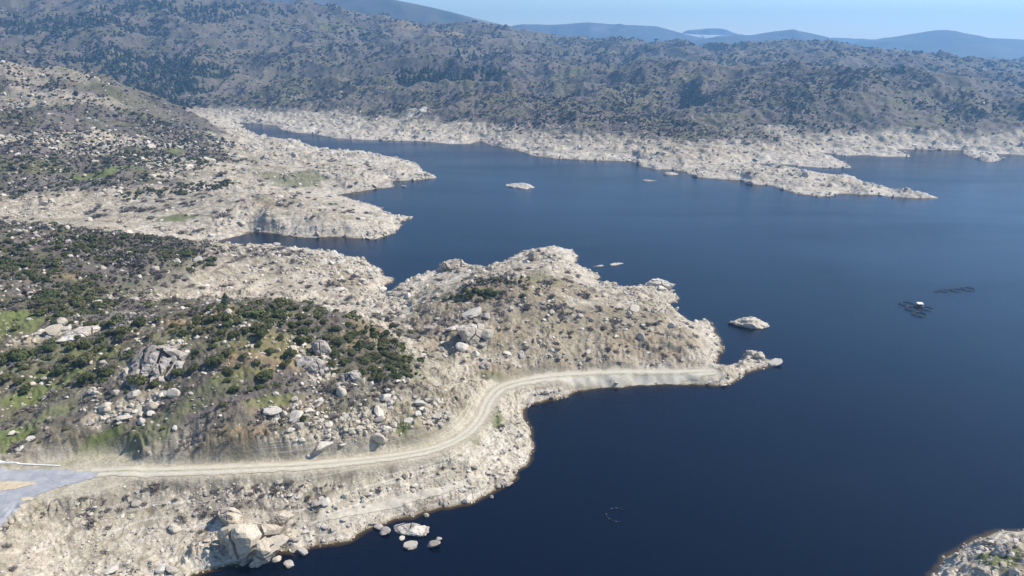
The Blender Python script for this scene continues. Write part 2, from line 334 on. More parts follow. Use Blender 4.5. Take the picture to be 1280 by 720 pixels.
# ------------------------------------------------------------------ materials
def newmat(name):
    m = bpy.data.materials.new(name); m.use_nodes = True; t = m.node_tree; t.nodes.clear()
    o = t.nodes.new("ShaderNodeOutputMaterial"); b = t.nodes.new("ShaderNodeBsdfPrincipled"); t.links.new(b.outputs[0], o.inputs[0])
    b.inputs["Roughness"].default_value = .9; b.inputs["Specular IOR Level"].default_value = .2
    return m, t, b
class NB:
    def __init__(s, t): s.t = t; s.n = t.nodes; s.l = t.links
    def _s(s, sock, v):
        if hasattr(v, 'is_linked') or hasattr(v, 'links'): s.l.new(v, sock)
        elif isinstance(v, (tuple, list)) and sock.type == 'RGBA' and len(v) == 3: sock.default_value = (*v, 1)
        else: sock.default_value = v
    def pos(s): return s.n.new("ShaderNodeNewGeometry").outputs["Position"]
    def obj(s): return s.n.new("ShaderNodeTexCoord").outputs["Object"]
    def rand(s): return s.n.new("ShaderNodeObjectInfo").outputs["Random"]
    def noise(s, vec, scale, detail=4, rough=.6, dist=0.):
        q = s.n.new("ShaderNodeTexNoise"); s._s(q.inputs["Vector"], vec); q.inputs["Scale"].default_value = scale
        q.inputs["Detail"].default_value = detail; q.inputs["Roughness"].default_value = rough; q.inputs["Distortion"].default_value = dist
        return q.outputs[0]
    def voro(s, vec, scale, feat='F1'):
        q = s.n.new("ShaderNodeTexVoronoi"); q.feature = feat; s._s(q.inputs["Vector"], vec); q.inputs["Scale"].default_value = scale; return q
    def mapr(s, v, a, b, c=0., d=1.):
        q = s.n.new("ShaderNodeMapRange"); s._s(q.inputs[0], v)
        for i, k in enumerate((a, b, c, d)): q.inputs[i + 1].default_value = k
        return q.outputs[0]
    def mix(s, f, a, b, mode='MIX'):
        q = s.n.new("ShaderNodeMix"); q.data_type = 'RGBA'; q.blend_type = mode; s._s(q.inputs[0], f); s._s(q.inputs[6], a); s._s(q.inputs[7], b); return q.outputs[2]
    def math(s, op, a, b=0.):
        q = s.n.new("ShaderNodeMath"); q.operation = op; s._s(q.inputs[0], a); s._s(q.inputs[1], b); return q.outputs[0]
    def attr(s, name):
        q = s.n.new("ShaderNodeAttribute"); q.attribute_name = name; return q
    def sep(s, c):
        q = s.n.new("ShaderNodeSeparateColor"); s.l.new(c, q.inputs[0]); return q.outputs
    def bump(s, h, strength, dist, bs):
        q = s.n.new("ShaderNodeBump"); s.l.new(h, q.inputs["Height"]); q.inputs["Strength"].default_value = strength; q.inputs["Distance"].default_value = dist
        s.l.new(q.outputs[0], bs.inputs["Normal"])

def ground_material():
    m, t, b = newmat("ground_cover"); N = NB(t)
    z = N.attr("cover"); r, g, bl = N.sep(z.outputs["Color"])[:3]; br = z.outputs["Alpha"]; rdm = N.attr("road").outputs["Fac"]
    p = N.pos()
    n1 = N.noise(p, .028, 6, .6); n2 = N.noise(p, .22, 5, .65); n3 = N.noise(p, 1.1, 4, .7); n4 = N.noise(p, .006, 5, .6)
    # bare granite and grit
    pale = N.mix(N.mapr(n2, .35, .66), (.33, .275, .20), (.55, .475, .365))
    pale = N.mix(N.mapr(n1, .38, .62), pale, N.mix(N.mapr(n2, .4, .6), (.27, .23, .165), (.44, .39, .30)))
    pale = N.mix(N.mapr(n3, .55, .72, 0, .75), pale, (.70, .67, .61))
    pale = N.mix(N.mapr(n3, .47, .30, 0, .8), pale, (.16, .135, .11))
    pale = N.mix(N.mapr(N.noise(p, .07, 5, .7), .50, .62, 0, .75), pale, (.235, .205, .125))
    q = N.n.new('ShaderNodeSeparateXYZ'); N.l.new(p, q.inputs[0])
    pale = N.mix(N.mapr(q.outputs[2], 12, 2.0, 0, .6), pale, N.mix(N.mapr(n3, .3, .6), (.40, .35, .28), N.mix(N.mapr(n2, .4, .6), (.55, .485, .39), (.69, .635, .545))))
    wv = N.n.new('ShaderNodeVectorMath'); wv.operation = 'ADD'; N.l.new(p, wv.inputs[0])
    wn = N.n.new('ShaderNodeTexNoise'); N.l.new(p, wn.inputs['Vector']); wn.inputs['Scale'].default_value = .12; wn.inputs['Detail'].default_value = 3
    ws = N.n.new('ShaderNodeVectorMath'); ws.operation = 'SCALE'; N.l.new(wn.outputs['Color'], ws.inputs[0]); ws.inputs['Scale'].default_value = 7; N.l.new(ws.outputs[0], wv.inputs[1])
    for sc_, wd, amt in ((.045, .05, .75), (.16, .055, .7), (.55, .07, .55)):
        e_ = N.voro(wv.outputs[0], sc_, 'DISTANCE_TO_EDGE').outputs['Distance']
        pale = N.mix(N.math('MULTIPLY', N.mapr(e_, wd, wd * .25, 0, amt), N.mapr(N.noise(p, sc_ * .35, 3), .42, .6)), pale, (.13, .105, .08))
    lv = N.n.new('ShaderNodeMapping'); N.l.new(p, lv.inputs[0]); lv.inputs['Scale'].default_value = (.012, .012, 1.1)
    pale = N.mix(N.math('MULTIPLY', N.mapr(N.noise(lv.outputs[0], 1., 4, .7), .52, .62, 0, .5), N.mapr(n1, .35, .5)), pale, (.30, .25, .18))
    pale = N.mix(N.mapr(N.noise(lv.outputs[0], 1.7, 3, .6), .44, .36, 0, .45), pale, (.66, .615, .54))
    pale = N.mix(N.mapr(q.outputs[2], .55, .1, 0, .75), pale, (.17, .12, .06))
    # soil with dry scrub
    soil = N.mix(N.mapr(n2, .35, .65), (.09, .076, .062), (.19, .158, .128))
    soil = N.mix(N.mapr(n1, .42, .62), soil, N.mix(N.mapr(n3, .4, .62), (.07, .072, .034), (.165, .15, .08)))
    soil = N.mix(N.mapr(n3, .6, .74, 0, .7), soil, (.40, .365, .32))
    soil = N.mix(N.mapr(n4, .48, .58, 0, .6), soil, N.mix(N.mapr(n1, .4, .6), (.125, .10, .098), (.07, .066, .048)))
    c = N.mix(r, soil, pale)
    grass = N.mix(N.mapr(n3, .35, .65), N.mix(N.mapr(n2, .4, .6), (.085, .11, .03), (.16, .17, .055)), (.14, .16, .06))
    ochre = N.mix(N.mapr(n3, .35, .65), (.22, .16, .085), N.mix(N.mapr(n2, .4, .6), (.20, .175, .08), (.33, .24, .15)))
    brush = N.mix(N.mapr(n3, .35, .65), (.115, .105, .085), N.mix(N.mapr(n2, .4, .6), (.185, .168, .135), (.26, .235, .195)))
    c = N.mix(N.math('MULTIPLY', bl, N.mapr(n2, .3, .5, .5, 1)), c, ochre)
    c = N.mix(N.math('MULTIPLY', br, N.mapr(n2, .62, .42, .3, .95)), c, brush)
    c = N.mix(N.math('MULTIPLY', g, N.mapr(n2, .3, .5, .5, 1)), c, grass)
    c = N.mix(N.math('MULTIPLY', rdm, N.mapr(n2, .3, .6, .35, .85)), c, N.mix(N.mapr(n3, .35, .65), (.33, .29, .21), (.50, .45, .36)))
    t.links.new(c, b.inputs["Base Color"])
    N.bump(N.math('ADD', n3, N.math('MULTIPLY', n2, 2.)), .6, .5, b)
    return m
M = {}
M['ground'] = ground_material()

def rock_material(name, a, bb, dark):
    m, t, b = newmat(name); N = NB(t); o = N.obj(); g = N.pos()
    n1 = N.noise(g, .35, 5, .65); n2 = N.noise(g, 2.2, 4, .7)
    c = N.mix(N.mapr(n1, .35, .65), a, bb)
    c = N.mix(N.mapr(n2, .52, .32, 0, .75), c, dark)
    c = N.mix(N.mapr(N.noise(g, .9, 5, .7), .54, .66, 0, .5), c, dark)
    c = N.mix(N.mapr(N.rand(), 0, 1, 0, .6), c, N.mix(N.mapr(N.rand(), .2, 1), (.66, .63, .57), (.24, .20, .155)))
    t.links.new(c, b.inputs["Base Color"]); N.bump(n2, .5, .25, b)
    return m
M['rock'] = rock_material("pale_granite", (.50, .45, .37), (.66, .605, .52), (.28, .24, .19))
M['rock_grey'] = rock_material("grey_granite", (.27, .235, .21), (.46, .41, .36), (.12, .10, .09))
M['rock_tan'] = rock_material("tan_granite", (.42, .355, .265), (.59, .515, .405), (.22, .17, .12))
def leaf_material(name, a, bb, c3):
    m, t, b = newmat(name); N = NB(t); g = N.pos()
    c = N.mix(N.mapr(N.noise(g, .5, 3), .35, .65), a, bb)
    c = N.mix(N.mapr(N.rand(), .15, 1, 0, .95), c, N.mix(N.mapr(N.noise(g, .09, 3), .35, .65), c3, bb))
    t.links.new(c, b.inputs["Base Color"]); b.inputs["Roughness"].default_value = .7
    return m
M['oak'] = leaf_material("evergreen_leaves", (.052, .064, .026), (.115, .128, .046), (.15, .14, .07))
M['far_scrub'] = leaf_material("scrub_leaves", (.042, .048, .030), (.078, .078, .050), (.135, .11, .095))
M['pine'] = leaf_material("pine_needles", (.045, .062, .034), (.075, .092, .048), (.08, .085, .05))
M['twig'] = leaf_material("bare_twigs", (.17, .148, .13), (.27, .24, .21), (.20, .165, .145))
def flat_mat(name, c, rough=.6, var=.12, scale=2.):
    m, t, b = newmat(name); N = NB(t); n = N.noise(N.pos(), scale, 4)
    t.links.new(N.mix(N.mapr(n, .3, .7), tuple(x * (1 - var) for x in c), tuple(min(1, x * (1 + var)) for x in c)), b.inputs["Base Color"])
    b.inputs["Roughness"].default_value = rough; return m
M['bark'] = flat_mat("bark", (.11, .085, .065), .9, .3)
M['black_pipe'] = flat_mat("black_pipe", (.03, .032, .036), .35)
M['net'] = flat_mat("dark_net", (.02, .024, .03), .8)
M['float'] = flat_mat("grey_float", (.12, .13, .14), .5)
M['white_paint'] = flat_mat("white_paint", (.80, .80, .78), .5, .05)
M['deck'] = flat_mat("weathered_deck", (.10, .10, .105), .8)

# ------------------------------------------------------------------ mesh makers
def mesh_from(name, V, Fq, mat, smooth=True):
    """V n x 3, Fq m x k (all faces of one size)"""
    V = np.asarray(V, np.float32); Fq = np.asarray(Fq, np.int32)
    me = bpy.data.meshes.new(name); k = Fq.shape[1]
    me.vertices.add(len(V)); me.vertices.foreach_set("co", V.ravel())
    me.loops.add(Fq.size); me.loops.foreach_set("vertex_index", Fq.ravel())
    me.polygons.add(len(Fq)); me.polygons.foreach_set("loop_start", np.arange(0, Fq.size, k, dtype=np.int32))
    me.polygons.foreach_set("use_smooth", np.full(len(Fq), smooth, bool))
    me.update(calc_edges=True)
    if mat: me.materials.append(mat)
    return me
def link(name, me, parent=None, loc=None):
    o = bpy.data.objects.new(name, me); col.objects.link(o)
    if parent: o.parent = parent
    if loc is not None: o.location = loc
    return o
def tag(o, label=None, cat=None, group=None, kind=None):
    if label: o['label'] = label
    if cat: o['category'] = cat
    if group: o['group'] = group
    if kind: o['kind'] = kind
    return o
def compact(V, Fq):
    used = np.zeros(len(V), bool); used[Fq.ravel()] = True
    idx = np.cumsum(used) - 1
    return used, idx[Fq]

# ground and hills share one survey grid
ii, jj = np.meshgrid(np.arange(NR - 1), np.arange(NT - 1), indexing='ij')
v00 = (ii * NT + jj).ravel(); FQ = np.stack([v00, v00 + 1, v00 + NT + 1, v00 + NT], -1).astype(np.int32)
VG = np.stack([GX, GY, Z], -1).reshape(-1, 3)
zmax = Z.ravel()[FQ].max(1)
dv = np.array([(-4000, 900), (-2200, 1000)] + [tuple(P(*q)[:2]) for q in [(150,112,45),(240,141,9),(297,155,0),(330,162,0),(450,183,0),(600,205,0),(800,235,0),(1280,330,0)]] + [(3000, 400)])
order = np.argsort(dv[:, 0]); dv = dv[order]
fx = GX.ravel()[FQ[:, 0]]; fy = GY.ravel()[FQ[:, 0]]
isfar = fy > np.interp(fx, dv[:, 0], dv[:, 1])
cover = np.stack([bareF, gm, om, bm_], -1).reshape(-1, 4).astype(np.float32)
for nm, sel in (("ground", ~isfar), ("hills", isfar)):
    f = FQ[sel & (zmax > -6)]
    used, f2 = compact(VG, f)
    me = mesh_from(nm, VG[used], f2, M['ground'])
    at = me.attributes.new("cover", 'FLOAT_COLOR', 'POINT'); at.data.foreach_set("color", cover[used].ravel())
    at = me.attributes.new("road", 'FLOAT', 'POINT'); at.data.foreach_set("value", rd.ravel()[used].astype(np.float32))
    tag(link(nm, me), kind='structure')

# water
def water_material():
    m, t, b = newmat("lake_water"); N = NB(t); p = N.pos()
    dpt = N.attr("depth").outputs["Fac"]
    c = N.mix(N.mapr(dpt, 0.0, .55), (.085, .055, .02), (.0015, .0034, .0110))
    t.links.new(c, b.inputs["Base Color"])
    b.inputs["Roughness"].default_value = .14; b.inputs["IOR"].default_value = 1.36; b.inputs["Specular IOR Level"].default_value = .5
    mp = t.nodes.new("ShaderNodeMapping"); t.links.new(p, mp.inputs[0]); mp.inputs["Rotation"].default_value = (0, 0, .5); mp.inputs["Scale"].default_value = (1, 2.2, 1)
    wv = N.noise(mp.outputs[0], .55, 4, .6)
    calm = N.mapr(N.noise(p, .006, 3), .35, .65, .75, 1.15)
    N.bump(N.math('MULTIPLY', wv, calm), .3, .5, b)
    lane = t.nodes.new('ShaderNodeMapping'); t.links.new(p, lane.inputs[0]); lane.inputs['Rotation'].default_value = (0, 0, .35); lane.inputs['Scale'].default_value = (1, 4.5, 1)
    t.links.new(N.mapr(N.noise(lane.outputs[0], .0035, 5, .6, .6), .36, .64, .10, .24), b.inputs['Roughness'])
    return m
wx_, wy_ = gridxy(500, 520)
dz = np.maximum(-samp(Z, wx_.ravel(), wy_.ravel()), 0).astype(np.float32)
i2, j2 = np.meshgrid(np.arange(519), np.arange(499), indexing='ij'); a0 = (i2 * 500 + j2).ravel()
me = mesh_from("water", np.stack([wx_.ravel(), wy_.ravel(), 0 * wx_.ravel()], -1), np.stack([a0, a0 + 1, a0 + 501, a0 + 500], -1), water_material())
at = me.attributes.new("depth", 'FLOAT', 'POINT'); at.data.foreach_set("value", dz)
tag(link("water", me), kind='structure')

# ------------------------------------------------------------------ far mountains
def mountain(name, prof, Y, depth, c1, seed, base=-20):
    pr = np.array([PY(px, py, Y)[[0, 2]] for px, py in prof]); nx, ny = 260, 40
    x = np.linspace(pr[0, 0], pr[-1, 0], nx); top = np.interp(x, pr[:, 0], pr[:, 1])
    k = np.ones(7) / 7; top = np.convolve(np.pad(top, 3, 'edge'), k, 'valid')
    v = np.linspace(-1, 1, ny); xx, vv = np.meshgrid(x, v)
    yy = Y + vv * depth
    shp = (1 - np.abs(vv) ** 1.4)
    zz_ = base + (top[None] - base) * shp
    rl = (fbm(xx, yy, depth * .5, 5, seed) * .5 + (1 - 2 * np.abs(perlin(xx / (depth * .3), yy / (depth * .6), seed + 9))) * .3) * (top[None] - base) * .18 * sst(0, .25, np.abs(vv)) * (1 - np.abs(vv))
    zz_ = zz_ + rl + perlin(xx / 300, yy / 300, seed + 3) * 4
    i3, j3 = np.meshgrid(np.arange(ny - 1), np.arange(nx - 1), indexing='ij'); a = (i3 * nx + j3).ravel()
    me = mesh_from(name, np.stack([xx.ravel(), yy.ravel(), zz_.ravel()], -1), np.stack([a, a + 1, a + nx + 1, a + nx], -1), c1)
    return tag(link(name, me), kind='structure')
def mtn_mat(name, a, bb, s):
    m, t, b = newmat(name); N = NB(t); p = N.pos()
    n = N.noise(p, .004 * s, 7, .65)
    c = N.mix(N.mapr(n, .35, .62), a, bb); c = N.mix(N.mapr(N.noise(p, .0012 * s, 6, .7), .6, .66, 0, .5), c, (.30, .27, .22))
    t.links.new(c, b.inputs["Base Color"]); return m
M['mtn'] = mtn_mat("mountain_scrub", (.055, .06, .04), (.11, .10, .075), 1)
M['mtn_pale'] = mtn_mat("pale_slope", (.40, .34, .29), (.62, .58, .52), 1)
mountain("mountain", [(-700,56),(-450,30),(-150,-6),(60,-24),(180,-28),(300,-14),(370,-6),(430,-3),(480,-3),(520,5),(560,14),(600,24),(640,33),(700,44),(760,52),(840,60)], 4300, 600, M['mtn'], 200)
mountain("mountain", [(560,52),(620,36),(650,30),(690,31),(735,28),(770,31),(820,33),(840,38),(860,44),(900,52)], 6200, 700, M['mtn'], 210)
mountain("mountain", [(840,50),(858,38),(890,35),(905,36),(920,42),(960,48),(1050,47),(1090,49),(1150,54)], 7100, 350, M['mtn'], 220)
mountain("mountain", [(860,52),(900,45),(940,44),(970,39),(988,37),(1005,40),(1030,45),(1050,51),(1090,58)], 5200, 600, M['mtn'], 230)
mountain("mountain", [(1000,64),(1060,55),(1095,50),(1130,44),(1160,39),(1178,37),(1200,41),(1230,47),(1280,50),(1330,49),(1400,44),(1500,50),(1650,60)], 4900, 800, M['mtn'], 240)
mountain("mountain", [(815,50),(845,41),(870,43),(905,44),(925,44),(950,48),(970,54)], 6600, 200, M['mtn_pale'], 250)
# valley floor beyond the hills
me = mesh_from("ground", [(-7000, 3600, -25), (8500, 3600, -25), (8500, 7400, -25), (-7000, 7400, -25)], [(0, 1, 2, 3)], M['mtn'])
tag(link("plain_terrain", me), kind='structure')

# ------------------------------------------------------------------ haze
m = bpy.data.materials.new("haze_air"); m.use_nodes = True; t = m.node_tree; t.nodes.clear()
o = t.nodes.new("ShaderNodeOutputMaterial"); v = t.nodes.new("ShaderNodeVolumePrincipled"); t.links.new(v.outputs[0], o.inputs["Volume"])
v.inputs["Color"].default_value = (.28, .58, 1, 1); v.inputs["Density"].default_value = HAZE_DENSITY; v.inputs["Anisotropy"].default_value = .4
bx0, bx1, by0, by1, bz0, bz1 = -7500, 9000, -600, 7600, -27, 430
V8 = [(x, y, z) for x in (bx0, bx1) for y in (by0, by1) for z in (bz0, bz1)]
me = mesh_from("haze", V8, [(0, 1, 3, 2), (4, 6, 7, 5), (0, 4, 5, 1), (2, 3, 7, 6), (0, 2, 6, 4), (1, 5, 7, 3)], m, False)
tag(link("haze", me), kind='stuff')
# ------------------------------------------------------------------ roads draped over the ground
def drape(name, poly, mat, lift, cell=.35, rag=.35, kind='structure'):
    poly = np.array(poly)[:, :2]; lo = poly.min(0) - 1; hi = poly.max(0) + 1
    gx = np.arange(lo[0], hi[0], cell); gy = np.arange(lo[1], hi[1], cell); xx, yy = np.meshgrid(gx, gy)
    s_ = sdf(xx, yy, poly) + rag * perlin(xx / 2.2, yy / 2.2, 91) + rag * .7 * perlin(xx / .9, yy / .9, 92)
    i_, j_ = np.meshgrid(np.arange(len(gy) - 1), np.arange(len(gx) - 1), indexing='ij'); a = (i_ * len(gx) + j_).ravel()
    f = np.stack([a, a + 1, a + len(gx) + 1, a + len(gx)], -1); f = f[(s_.ravel()[f] > 0).all(1)]
    zz_ = samp(Z, xx.ravel(), yy.ravel()) + lift
    V = np.stack([xx.ravel(), yy.ravel(), zz_], -1); used, f = compact(V, f)
    return tag(link(name, mesh_from(name, V[used], f, mat)), kind=kind)
def strip(name, path, hw, mat, lift, na=9, seed=3):
    p = np.array(path); seg_ = np.r_[0, np.cumsum(np.hypot(*np.diff(p[:, :2], axis=0).T))]
    s_ = np.arange(0, seg_[-1], .6); q = np.stack([np.interp(s_, seg_, p[:, k]) for k in range(2)], -1)
    tg = np.gradient(q, axis=0); tg /= np.hypot(*tg.T)[:, None]; nr = np.stack([-tg[:, 1], tg[:, 0]], -1)
    hwv = np.interp(s_ / seg_[-1], np.linspace(0, 1, len(hw)), hw)
    l = hwv * (1 + .3 * perlin(s_ / 5, 0 * s_, seed) + .12 * perlin(s_ / 1.6, 0 * s_, seed + 1)); r = hwv * (1 + .22 * perlin(s_ / 5, 0 * s_ + 9, seed) + .12 * perlin(s_ / 1.6, 0 * s_ + 9, seed + 1))
    u = np.linspace(-1, 1, na); off = np.where(u[None] < 0, u[None] * l[:, None], u[None] * r[:, None])
    V = q[:, None] + nr[:, None] * off[..., None]
    z = samp(Z, V[..., 0].ravel(), V[..., 1].ravel()) + lift
    i_, j_ = np.meshgrid(np.arange(len(s_) - 1), np.arange(na - 1), indexing='ij'); a = (i_ * na + j_).ravel()
    me = mesh_from(name, np.c_[V.reshape(-1, 2), z], np.stack([a, a + 1, a + na + 1, a + na], -1), mat)
    at = me.attributes.new("across", 'FLOAT', 'POINT'); at.data.foreach_set("value", np.tile(u, len(s_)).astype(np.float32))
    return tag(link(name, me), kind='structure')
def dirt_material():
    m, t, b = newmat("dirt_road"); N = NB(t); p = N.pos(); u = N.attr("across").outputs["Fac"]
    n2 = N.noise(p, .5, 5, .65); n3 = N.noise(p, 2.5, 4, .7)
    c = N.mix(N.mapr(n2, .35, .65), (.41, .375, .30), (.54, .50, .42))
    rut = N.math('ABSOLUTE', N.math('SUBTRACT', N.math('ABSOLUTE', u), .45))
    c = N.mix(N.mapr(N.math('ADD', rut, N.math('MULTIPLY', N.math('SUBTRACT', n2, .5), .5)),   .22, .05, 0, .3), c, (.58, .53, .43))
    c = N.mix(N.math('MULTIPLY', N.mapr(N.math('ABSOLUTE', u), .22, .05), N.mapr(n2, .4, .6)), c, (.27, .25, .15))
    c = N.mix(N.mapr(N.math('ADD', N.math('ABSOLUTE', u), N.math('MULTIPLY', N.math('SUBTRACT', n2, .5), 1.)), .75, 1.0, 0, .9), c, (.36, .30, .21))
    c = N.mix(N.mapr(n3, .5, .3, 0, .4), c, (.27, .25, .17))
    t.links.new(c, b.inputs["Base Color"]); N.bump(n3, .4, .1, b); return m
M['dirt'] = dirt_material()
def asphalt_material():
    m, t, b = newmat("worn_asphalt"); N = NB(t); p = N.pos()
    c = N.mix(N.mapr(N.noise(p, .25, 5, .65), .35, .65), (.27, .275, .295), (.37, .375, .395))
    mp = t.nodes.new("ShaderNodeMapping"); t.links.new(p, mp.inputs[0]); mp.inputs["Rotation"].default_value = (0, 0, -.9); mp.inputs["Scale"].default_value = (.12, 1.6, 1)
    c = N.mix(N.mapr(N.noise(mp.outputs[0], .9, 4, .6), .52, .7, 0, .4), c, (.23, .23, .245))
    c = N.mix(N.mapr(N.noise(p, .5, 5, .75), .58, .7, 0, .7), c, (.44, .40, .33))
    e_ = N.voro(p, .13, 'DISTANCE_TO_EDGE').outputs['Distance']
    c = N.mix(N.mapr(e_, .012, .004, 0, .3), c, (.16, .16, .16))
    t.links.new(c, b.inputs["Base Color"]); return m
M['asphalt'] = asphalt_material()
M['track'] = flat_mat("beaten_gravel", (.47, .42, .34), .95, .2, .6)
M['sand'] = flat_mat("sandy_gravel", (.50, .41, .29), .95, .2, .8)
M['concrete'] = flat_mat("pale_concrete", (.66, .65, .62), .8, .1, .7)
strip("dirt_road", ROAD, [2.6, 2.9, 2.8, 2.6, 2.4, 2.2, 2.2, 2.6, 3.4, 4.2, 4.4, 3.8, 2.6], M['dirt'], .10)
LOWER = smooth_path([hit(*q)[0] for q in [(385,657),(440,641),(500,626),(560,611),(606,592),(636,566)]])
strip("footpath", LOWER, [.3, 1.0, 1.3, 1.2, .8, .2], M['track'], .16, 7, 8)
strip("footpath", TRACK, [.8, .9, .8], M['dirt'], .10, 5)
ASPH_PX = [(124,588.5),(118,596),(100,602),(80,608),(60,615),(45,622),(28,632),(14,642),(0,655),(-60,690),(-140,700),(-140,600),(-60,593),(0,590),(45,588),(80,588)]
aw = [P(x, y, 15.9) for x, y in ASPH_PX]
drape("road", aw, M['asphalt'], .11, .3, .45)
drape("verge", [hit(*q)[0] for q in [(-30,604),(0,602.5),(20,601.5),(46,603),(44,606),(20,612),(0,615),(-30,620)]], M['sand'], .2, .3, .3)
drape("sand_patch", [hit(*q)[0] for q in [(24,623),(34,621),(42,622.5),(40,625.5),(28,627)]], M['sand'], .17, .2, .3)
# pale kerb along the far edge of the asphalt
kp = np.array([hit(*q)[0] for q in [(-60,580.5),(-20,579.5),(18,578.8),(24,581),(45,582),(76,583.5)]])
Vk, Fk = [], []
for k, q in enumerate(kp):
    dn = np.array([0, 1, 0.]); z0 = q[2] + .05
    wd = 1.7 if k < 3 else .5
    Vk += [q + (0, 0, -.3), q + (0, 0, .28), q + dn * wd + (0, 0, .28), q + dn * wd + (0, 0, -.3)]
for k in range(len(kp) - 1):
    for e in range(4): Fk.append((k * 4 + e, k * 4 + (e + 1) % 4, k * 4 + 4 + (e + 1) % 4, k * 4 + 4 + e))
tag(link("kerb", mesh_from("kerb", Vk, Fk, M['concrete'], False)), kind='structure')

# ------------------------------------------------------------------ kinds of rock and plant
def ico(sub):
    b = bmesh.new(); bmesh.ops.create_icosphere(b, subdivisions=sub, radius=1)
    V = np.array([v.co[:] for v in b.verts]); Fc = np.array([[v.index for v in f.verts] for f in b.faces]); b.free(); return V, Fc
ICO = {k: ico(k) for k in (1, 2, 3, 4, 5)}
def rock_shape(seed, sub, ax=(1, .78, .62), p=12, k=13, rough=.05):
    r_ = np.random.default_rng(seed); u, Fc = ICO[sub]
    nn = r_.normal(size=(k, 3)); nn /= np.linalg.norm(nn, axis=1)[:, None]; d = r_.uniform(.62, 1.0, k)
    r = (np.sum((np.maximum(u @ nn.T, 0) / d) ** p, 1) + 1e-3) ** (-1 / p); r = np.minimum(r, 1.35)
    V = u * r[:, None]
    nz = perlin(V[:, 0] * 2 + seed, V[:, 1] * 2 + V[:, 2] * 1.7, 5) + .6 * perlin(V[:, 0] * 5, V[:, 1] * 5 + V[:, 2] * 4 + seed, 6)
    V = V * (1 + rough * nz)[:, None] * np.array(ax)
    return V, Fc
ROCKS = [mesh_from("boulder", *rock_shape(100 + i, 3, ax, 26, 10, .07), M[mt], False) for i, (ax, mt) in enumerate([((1, .8, .66), 'rock'), ((1, .62, .5), 'rock'), ((.9, .85, .75), 'rock_tan'),
         ((1, .7, .42), 'rock'), ((1, .55, .6), 'rock_tan'), ((.85, .8, .6), 'rock'), ((1, .75, .35), 'rock_grey'), ((.8, .75, .85), 'rock')])]
def leaves(centres, radii, nleaf, size, seed, squash=.8, inward=.35, tri=False, aspect=1.):
    r_ = np.random.default_rng(seed); c = np.array(centres, float); rad = np.array(radii, float)
    pick = r_.choice(len(c), nleaf, p=rad ** 2 / (rad ** 2).sum())
    u = r_.normal(size=(nleaf, 3)); u /= np.linalg.norm(u, axis=1)[:, None]; u[:, 2] = np.where(u[:, 2] < -.35, -u[:, 2], u[:, 2])
    pos = c[pick] + u * (rad[pick] * (1 - inward * r_.random(nleaf) ** 2))[:, None] * np.array([1, 1, squash])
    nrm = u + .7 * r_.normal(size=(nleaf, 3)); nrm /= np.linalg.norm(nrm, axis=1)[:, None]
    a = np.cross(nrm, r_.normal(size=(nleaf, 3))); a /= np.linalg.norm(a, axis=1)[:, None]; b = np.cross(nrm, a)
    s_ = size * r_.uniform(.6, 1.35, nleaf)[:, None]; a = a * s_; b = b * s_ / aspect
    V = np.stack([pos - a - b * .5, pos + a * .2 - b, pos + a + b * .4, pos - a * .3 + b], 1).reshape(-1, 3)
    return V, np.arange(nleaf * 4).reshape(-1, 4)
def crown(seed, nl, nleaf, size, squash=.72, spread=.55):
    """a crown about 1 m in radius, its underside at the ground"""
    r_ = np.random.default_rng(seed); c = [(0, 0, .45)]; rad = [.55]
    for i in range(nl):
        an = r_.uniform(0, 6.28); d = r_.uniform(.25, spread + .1); rr = r_.uniform(.24, .46)
        c.append((d * math.cos(an), d * math.sin(an), r_.uniform(.2, .72) * (1.1 - .4 * d))); rad.append(rr)
    return leaves(c, rad, nleaf, size, seed + 1, squash)
CROWNS = [mesh_from("crown", *crown(300 + i, 5 + 2 * (i % 4), 1000 + 80 * i, .075 + .008 * (i % 3), .62 + .09 * (i % 4), .5 + .09 * (i % 4)), M['oak']) for i in range(6)]
def trunk_mesh(seed):
    r_ = np.random.default_rng(seed); V, Fc = [], []
    def limb(a, b, ra, rb):
        a = np.array(a, float); b = np.array(b, float); d = b - a; d /= np.linalg.norm(d)
        s1 = np.cross(d, (.3, .5, .2)); s1 /= np.linalg.norm(s1); s2 = np.cross(d, s1); k = len(V)
        for q, rr in ((a, ra), (b, rb)):
            for e in range(6): V.append(q + rr * (math.cos(e * 1.047) * s1 + math.sin(e * 1.047) * s2))
        for e in range(6): Fc.append((k + e, k + (e + 1) % 6, k + 6 + (e + 1) % 6, k + 6 + e))
    limb((0, 0, -.15), (.03, .02, .3), .075, .055)
    for e in range(4):
        an = e * 1.57 + r_.uniform(-.4, .4); limb((.03, .02, .26), (.38 * math.cos(an), .38 * math.sin(an), .6), .042, .015)
    return mesh_from("trunk", V, Fc, M['bark'])
TRUNKS = [trunk_mesh(40 + i) for i in range(3)]
def twigs(seed, nt_=170):
    r_ = np.random.default_rng(seed); u = r_.normal(size=(nt_, 3)); u[:, 2] = np.abs(u[:, 2]) * .8 + .15; u /= np.linalg.norm(u, axis=1)[:, None]
    base = r_.normal(size=(nt_, 3)) * np.array([.3, .3, .05]); tip = base + u * r_.uniform(.35, .85, nt_)[:, None]
    sd_ = np.cross(u, r_.normal(size=(nt_, 3))); sd_ /= np.linalg.norm(sd_, axis=1)[:, None]
    V = np.stack([base - sd_ * .03, base + sd_ * .03, tip + sd_ * .085, tip - sd_ * .085], 1).reshape(-1, 3)
    return V, np.arange(nt_ * 4).reshape(-1, 4)
